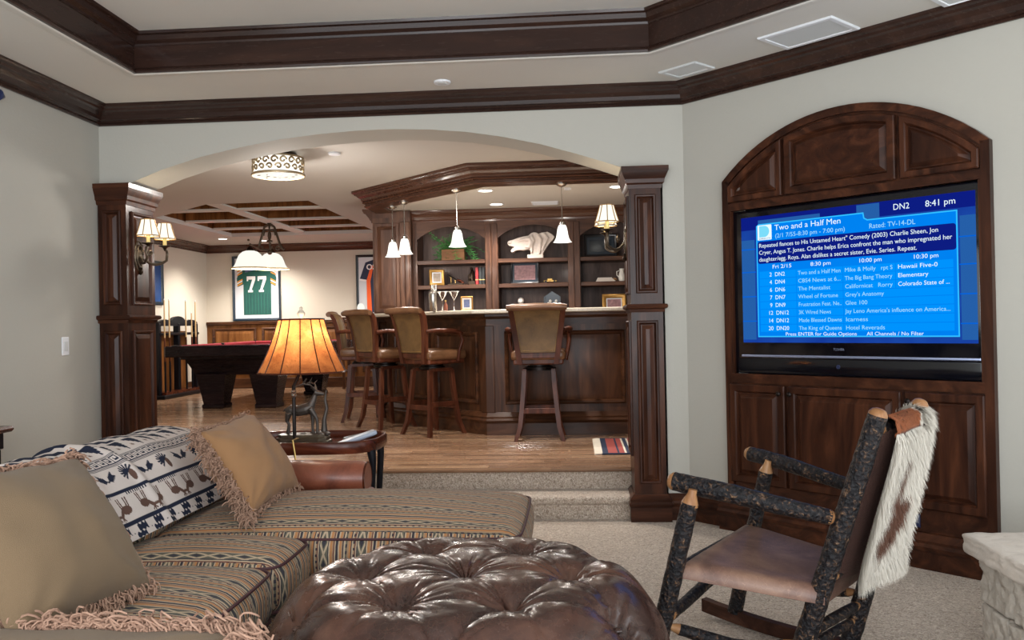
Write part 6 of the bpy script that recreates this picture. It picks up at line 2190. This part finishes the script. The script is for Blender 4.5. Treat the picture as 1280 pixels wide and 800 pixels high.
MB().tube([(LX, LY - .087, TZ + .045), (LX + .005, LY - .13, TZ + .05), (LX + .02, LY - .245, TZ + .055), (LX + .035, LY - .258, TZ - .02), (LX + .05, LY - .26, TZ - .14)], .005, 6).build('cord', 'brass', lp, world=True)
point_light('bulb', (LX, LY, TZ + .60), 3.6, (1, .82, .60), .03, lp)

# remote controls on the table
for k, (dx, dy, rz, tl, lb) in enumerate(((.27, -.06, .5, .075, 'long silver grey remote control propped on the rim of the tray table'), (.27, .06, .45, .05, 'dark grey remote control lying beside the longer one'))):
    rt = thing('remote_control', lb, 'remote', (TX + dx, TY + dy, TZ + .002), rz)
    tilt = math.radians(16 if k == 0 else 9)
    m = Matrix.Translation((0, 0, .012)) @ Matrix.Rotation(-tilt, 4, 'Y')
    MB().rbox((0, 0, .014), (.13 if k == 0 else .09, .034, .013), .009, .002, 4, 3).xform(m).build('body', 'remote_grey' if k == 0 else 'black_frame', rt, smooth=60)
    for i in range(5):
        for j in range(2):
            MB().box(-.08 + i * .03, -.066 + i * .03, -.014 + j * .018, -.004 + j * .018, .024, .028).xform(m).build('button', 'black_frame' if k == 0 else 'remote_grey', rt)

# leather club chair behind the chaise, its rolled arm towards the viewer
lc = thing('leather_club_chair', 'chestnut leather club chair with a fat rolled arm behind the chaise', 'armchair', (-1.75, 4.55, 0))
MB().tube([(-2.42, 4.36, .545), (-2.0, 4.36, .545), (-1.4, 4.36, .545), (-1.10, 4.36, .54), (-1.07, 4.36, .54)], [.088, .092, .092, .090, .080], 24).build('rolled_arm', 'chestnut_leather', lc, world=True, smooth=60)
MB().tube([(-1.073, 4.36 + .083 * math.cos(a), .54 + .083 * math.sin(a)) for a in [2 * math.pi * i / 28 for i in range(28)]], .005, 6, closed=True).build('seam', 'table_wood', lc, world=True)
MB().rbox((-1.74, 4.36, .27), (.70, .075, .22), .03, 0, 4, 3).build('arm_body', 'chestnut_leather', lc, world=True, smooth=60)
for x_ in (-2.3, -1.15): MB().lathe([(.022, 0), (.03, .05)], (x_, 4.36, 0), 10).build('foot', 'ebony_wood', lc, world=True)

# console table at the left edge
ctb = thing('side_console', 'dark wood side table corner at the left edge of the photo', 'side table', (-3.07, 3.7, 0))
MB().box(-3.262, -2.885, 3.1, 4.26, .815, .845, .012).build('top', 'table_wood', ctb, world=True)
MB().box(-3.25, -2.92, 3.14, 4.22, .73, .815, .004).build('apron', 'ebony_wood', ctb, world=True)
for x_ in (-3.22, -2.95):
    for y_ in (3.18, 4.18): MB().box(x_ - .025, x_ + .025, y_ - .025, y_ + .025, 0, .73, .004).build('leg', 'ebony_wood', ctb, world=True)
fn = thing('rod_finial', 'dark blue pointed rod end on the left wall below the crown', 'rod end', (-3.2, 4.62, 2.66))
MB().tube([(-3.2, 4.30, 2.663), (-3.2, 4.62, 2.660)], .022, 12).build('rod', 'finial_blue', fn, world=True)
MB().lathe([(.028, 0), (.034, .012), (.024, .03), (.014, .05), (.0001, .075)], (-3.2, 4.615, 2.660), 14, (0, 1, 0)).build('tip', 'finial_blue', fn, world=True)
MB().bar((-3.268, 4.35, 2.663), (-3.2, 4.35, 2.663), .02, .02).build('bracket', 'finial_blue', fn, world=True)

# ================================================================== HICKORY ROCKING CHAIR
rk = thing('rocking_chair', 'rustic bark covered log rocking chair with a leather seat', 'rocking chair', (.68, 3.3, 0))


def log(name, pts, radii, mt='bark', n=16, seed=1, rough=.09, tip0=False, tip1=False, m=None):
    """bark covered pole with a knobbly surface; tips are peeled cones"""
    P = [Vector(p) for p in pts]
    # resample
    L = [0]
    for a, b in zip(P, P[1:]): L.append(L[-1] + (b - a).length)
    k = max(6, int(L[-1] / .014))
    Q, R = [], []
    for i in range(k + 1):
        s = L[-1] * i / k
        j = max(0, min(len(P) - 2, next((q for q in range(len(P) - 1) if L[q + 1] >= s), len(P) - 2)))
        t_ = (s - L[j]) / max(1e-6, L[j + 1] - L[j])
        Q.append(P[j].lerp(P[j + 1], t_)); R.append(lerp(radii[j], radii[j + 1], t_))
    if len(P) > 2:   # relax bends
        for _ in range(3): Q = [Q[0]] + [(Q[i - 1] + Q[i] * 2 + Q[i + 1]) / 4 for i in range(1, k)] + [Q[-1]]
    mb = MB().tube(Q, R, n)
    nv = []
    for i, v in enumerate(mb.v):
        c = Q[min(i // n, k)]; v = Vector(v); d = v - c
        w = mnoise.noise(v * 40 + Vector((seed, 0, 0))) * .7 + mnoise.noise(v * 95) * .5
        nv.append(tuple(c + d * (1 + rough * w)))
    mb.v = nv
    o = mb.build(name, mt, rk, world=True, smooth=60)
    for flag, a, b, r_ in ((tip0, Q[0], Q[1], R[0]), (tip1, Q[-1], Q[-2], R[-1])):
        if flag:
            d = (a - b).normalized()
            if flag == 'cone': pf = [(r_ * 1.0, -.008), (r_ * .98, .0), (r_ * .80, .014), (r_ * .52, .034), (r_ * .48, .05)]
            else: pf = [(r_ * .98, -.004), (r_ * .95, .008), (r_ * .7, .020), (r_ * .35, .025), (.0001, .026)]
            MB().lathe(pf, a, 16, d).build('peeled_end', 'cut_wood', o, world=True, smooth=50)
    return o


NFf, NFt = (.245, 3.10, .055), (.392, 3.075, .675)
FFf, FFt = (.665, 3.79, .055), (.790, 3.70, .675)
NBf, NBt = (.735, 3.09, .055), (1.010, 2.985, .985)
FBf, FBt = (1.035, 3.43, .055), (1.270, 3.305, .985)


def on(a, b, z): a, b = Vector(a), Vector(b); return a.lerp(b, (z - a.z) / (b.z - a.z))


log('front_post', [NFf, NFt], [.034, .031], seed=1, tip1='cone')
log('front_post', [FFf, FFt], [.032, .029], seed=2, tip1='cone')
log('back_post', [NBf, on(NBf, NBt, .5), NBt], [.038, .036, .033], seed=3, tip1='dome')
log('back_post', [FBf, on(FBf, FBt, .5), FBt], [.036, .034, .031], seed=4, tip1='dome')
# arms
pN, pF = on(NBf, NBt, .625), on(FBf, FBt, .625)
log('arm', [(.350, 3.165, .735), (.50, 3.085, .715), (.70, 2.985 + .03, .675), pN + Vector((-.045, .012, .008))], [.034, .034, .031, .027], seed=5, tip0='dome', tip1='cone')
log('arm', [(.748, 3.80, .735), (.86, 3.68, .715), (1.0, 3.53, .675), pF + Vector((-.035, .03, .01))], [.031, .031, .028, .025], seed=6, tip0='dome', tip1='cone')
# rungs


def rung(a, b, r_, seed, bend=(0, 0, 0), cone=True):
    a, b = Vector(a), Vector(b)
    d = (b - a).normalized()
    mid = (a + b) / 2 + Vector(bend)
    q1, q3 = (a * .75 + b * .25) + Vector(bend) * .35, (a * .25 + b * .75) + Vector(bend) * .9
    log('rung', [a + d * .06, q1, mid, q3, b - d * .06], [r_ * .92, r_, r_, r_, r_ * .92], seed=seed, tip0='cone', tip1='cone')


rung(on(NBf, NBt, .935), on(FBf, FBt, .935), .024, 11)
rung(on(NBf, NBt, .42), on(FBf, FBt, .42), .024, 12)
rung(on(NBf, NBt, .22), on(FBf, FBt, .22), .020, 13)
rung(on(NBf, NBt, .155), on(FBf, FBt, .155), .018, 19)
rung(on(NFf, NFt, .44), on(FFf, FFt, .44), .016, 14)
rung(on(NFf, NFt, .26), on(FFf, FFt, .26), .022, 15, (0, 0, .035))
rung(on(NFf, NFt, .235), on(NBf, NBt, .17), .022, 16, (0, .01, -.03))
rung(on(FFf, FFt, .25), on(FBf, FBt, .25), .020, 17, (0, 0, -.015))
rung(on(NFf, NFt, .43) + Vector((.01, .03, 0)), on(NBf, NBt, .36) + Vector((0, .03, 0)), .013, 18)
rung(on(FFf, FFt, .43) + Vector((0, -.03, 0)), on(FBf, FBt, .36) + Vector((0, -.03, 0)), .013, 20)


# rockers: curved boards under the posts
def rocker(f, b):
    f, b = Vector(f), Vector(b)
    d = (b - f); d.z = 0; L = d.length; d.normalize(); s = Vector((-d.y, d.x, 0)) * .018
    vs, fs = [], []
    n = 22
    for i in range(n + 1):
        t_ = lerp(-.16 / L, 1 + .30 / L, i / n)
        p = f + d * (L * t_); u = (t_ - .48)
        z = .004 + .16 * (u * L) ** 2 * .8
        for ds, dz_ in ((s, 0), (-s, 0), (-s, .055), (s, .055)): vs.append((p.x + ds.x, p.y + ds.y, z + dz_))
    for i in range(n):
        for k in range(4): fs.append((i * 4 + k, i * 4 + (k + 1) % 4, i * 4 + 4 + (k + 1) % 4, i * 4 + 4 + k))
    fs += [(3, 2, 1, 0), tuple(n * 4 + k for k in range(4))]
    MB().add(vs, fs).build('rocker', 'rocker_board', rk, world=True, smooth=40)


rocker(NFf, NBf); rocker(FFf, FBf)
# seat: padded leather stretched over the rails
a_, b_ = on(NFf, NFt, .455), on(FFf, FFt, .455)
c_, d_ = on(FBf, FBt, .385), on(NBf, NBt, .385)
ins = .030
e1 = (b_ - a_).normalized(); a2, b2 = a_ + e1 * ins, b_ - e1 * ins
e2 = (c_ - d_).normalized(); c2, d2 = c_ - e2 * ins * .6, d_ + e2 * ins * .6
a2 += Vector((-.015, -.012, 0)); b2 += Vector((-.02, .045, 0)); c2 += Vector((.0, .035, 0)); d2 += Vector((-.01, -.05, 0)); a2 += Vector((0, -.012, .004))
NS = 26


def seat_pt(u, v, top):
    p = a2 * (1 - u) * (1 - v) + b2 * u * (1 - v) + c2 * u * v + d2 * (1 - u) * v
    a, b = 2 * u - 1, 2 * v - 1
    f = (1 - a ** 4) * (1 - b ** 4)
    ctr_ = (a2 + b2 + c2 + d2) / 4
    p = ctr_ + (p - ctr_) * (.985 + .015 * f)
    r_ = .030 * (max(0, (1 - abs(a) ** 5)) * max(0, (1 - abs(b) ** 5))) ** .5
    sag = -.018 * (1 - a * a) * (1 - b * b)
    return p + Vector((0, 0, (r_ + sag - .012) if top else (-.050 - r_ * .4 + sag * .4)))


sm = MB(); sm.grid(lambda i, j: seat_pt(i, j, 1), NS, NS); sm.grid(lambda i, j: seat_pt(i, j, 0), NS, NS)
per = [(i, 0) for i in range(NS)] + [(NS - 1, j) for j in range(1, NS)] + [(i, NS - 1) for i in range(NS - 2, -1, -1)] + [(0, j) for j in range(NS - 2, 0, -1)]
for k in range(len(per)):
    p, q = per[k], per[(k + 1) % len(per)]
    sm.f.append((p[0] * NS + p[1], q[0] * NS + q[1], NS * NS + q[0] * NS + q[1], NS * NS + p[0] * NS + p[1]))
sm.build('seat', 'suede_seat', rk, world=True, smooth=70)
# sling back of dark hide between the posts
bk = (Vector(NBt) - Vector(NFt)); bk.z = 0
axis_b = Vector((.84, -.54, 0))


def back_pt(u, z, off):
    p, q = on(NBf, NBt, z), on(FBf, FBt, z)
    e = (q - p).normalized()
    return (p + e * .03).lerp(q - e * .03, u) + axis_b * off


mb = MB()
mb.grid(lambda i, j: back_pt(i, lerp(.40, .93, j), -.015 + .03 * math.sin(math.pi * i)), 10, 16)
mb.grid(lambda i, j: back_pt(i, lerp(.40, .93, j), .010 + .03 * math.sin(math.pi * i)), 10, 16)
mb.build('hide_sling', 'hide_dark', rk, world=True, smooth=70)

# ------------------------------------------------------------------ cowhide thrown over the chair back
hd = thing('cowhide_throw', 'shaggy white and brown cowhide hanging over the back of the rocking chair', 'hide', tuple(back_pt(.5, .45, .06) - Vector((0, 0, .05))))
prof_h = [(.86, -.045), (.93, -.040), (.965, -.022), (.978, .0), (.968, .030), (.93, .050), (.85, .056), (.75, .060), (.65, .064), (.55, .070), (.47, .076), (.40, .086)]
ph_s = np.cumsum([0] + [math.hypot(prof_h[i + 1][0] - prof_h[i][0], prof_h[i + 1][1] - prof_h[i][1]) for i in range(len(prof_h) - 1)]); ph_s /= ph_s[-1]


def hide_pt(u, v):
    z = float(np.interp(v, ph_s, [p[0] for p in prof_h])); o = float(np.interp(v, ph_s, [p[1] for p in prof_h]))
    uu_ = lerp(.10, 1.06 - .12 * max(0, v - .45), u)
    p = back_pt(uu_, z, o + .010 * math.sin(u * 5 + v * 3))
    return p


hb = MB(); hb.grid(lambda i, j: hide_pt(.04 + .92 * i, .01 + .97 * j), 26, 44)
ho = hb.build('hide', 'hide_dark', hd, world=True, smooth=80)
sol = ho.modifiers.new('thickness', 'SOLIDIFY'); sol.thickness = .005
FUR = {'fur_white': MB(), 'fur_brown': MB(), 'fur_saddle': MB()}
rr = random.Random(21)
for i in range(26000):
    u, v = rr.random(), rr.random()
    if rr.random() < .16: u = rr.choice((0.03, .97)) + rr.uniform(-.03, .03)
    if rr.random() < .06: v = rr.uniform(.95, 1.0)
    p = hide_pt(u, v)
    du = hide_pt(min(1, u + .02), v) - hide_pt(max(0, u - .02), v); dv = hide_pt(u, min(1, v + .02)) - hide_pt(u, max(0, v - .02))
    nrm = du.cross(dv); nrm.normalize()
    if v > .30 and nrm.dot(axis_b) < 0: nrm = -nrm
    if .12 < v <= .30 and nrm.z < 0: nrm = -nrm
    if v <= .12 and nrm.dot(axis_b) > 0: nrm = -nrm
    dv.normalize(); du.normalize()
    e = (u - .5) * 2
    side = du * (e * abs(e) * 1.1 + rr.uniform(-.45, .45))
    topz = v < .30 and u < .86
    L = rr.uniform(.010, .018) if topz else rr.uniform(.026, .058)
    lift = .25 if topz else rr.uniform(.35, 1.1)
    d = (dv * 1.0 + nrm * lift + side).normalized()
    w = du * (.0017 if not topz else .0013)
    mid = p + d * L * .55 + nrm * .003
    tip = p + d * L - Vector((0, 0, L * .25))
    n1 = mnoise.noise(Vector((u * 9, v * 16, 2.2))) * .5 + mnoise.noise(Vector((u * 22, v * 30, 5))) * .35
    def patch(cu, cv, ru, rv, sk=0.0): return ((u - cu - sk * (v - cv)) / ru) ** 2 + ((v - cv) / rv) ** 2 + n1 * 1.3 < 1
    if v < .30 and u < .80 + n1 * .15: k_ = 'fur_saddle'
    elif patch(.46, .53, .12, .12, -.5) or patch(.55, .72, .24, .12, -.9) or patch(.36, .80, .20, .07): k_ = 'fur_brown'
    else: k_ = 'fur_white'
    FUR[k_].add([p - w, p + w, mid + w * .8, tip, mid - w * .8], [(0, 1, 2, 4), (4, 2, 3)])
for k_, nm in (('fur_white', 'white_fur'), ('fur_brown', 'brown_fur'), ('fur_saddle', 'russet_fur')):
    FUR[k_].build(nm, k_, hd, kind='stuff', world=True, smooth=0)

# ================================================================== STONE HEARTH
he = thing('stone_hearth', 'pale rough cut stone hearth with a thick slab top at the right edge', 'hearth', (1.9, 2.9, 0))


def rough_box(x0, x1, y0, y1, z0, z1, seed, amp=.008, n=5):
    mb = MB().rbox(((x0 + x1) / 2, (y0 + y1) / 2, (z0 + z1) / 2), ((x1 - x0) / 2, (y1 - y0) / 2, (z1 - z0) / 2), .010, 0, n, 2)
    mb.v = [tuple(Vector(v) + Vector((mnoise.noise(Vector(v) * 22 + Vector((seed, 0, 0))), mnoise.noise(Vector(v) * 22 + Vector((0, seed, 9))), mnoise.noise(Vector(v) * 18 + Vector((4, 0, seed))) * .6)) * amp + Vector((mnoise.noise(Vector(v) * 70), mnoise.noise(Vector(v) * 70 + Vector((9, 3, 1))), 0)) * amp * .5) for v in mb.v]
    return mb


rough_box(1.505, 2.75, 1.6, 3.52, .385, .462, 3, .008, 60).build('slab', 'stone_slab', he, world=True, smooth=60)
MB().box(1.60, 2.72, 1.7, 3.46, .002, .384).build('core', 'mortar', he, world=True)
zs_ = [(.205, .380), (.0, .195)]
rr = random.Random(5)
for r_, (z0, z1) in enumerate(zs_):
    y = 3.49
    k = 0
    while y > 1.9:
        w = [.26, .17, .22, .30][(k + r_ * 2) % 4]
        rough_box(1.555 + rr.uniform(-.006, .006), 1.66, y - w + .012, y, z0, z1, k + r_ * 7, .013, 16).build('stone', 'stone', he, world=True, smooth=60)
        y -= w; k += 1
    x = 1.67
    while x < 2.5:
        w = rr.uniform(.2, .34)
        rough_box(x, x + w - .012, 3.40, 3.485, z0, z1, x * 5, .008, 5).build('stone', 'stone', he, world=True, smooth=60); x += w
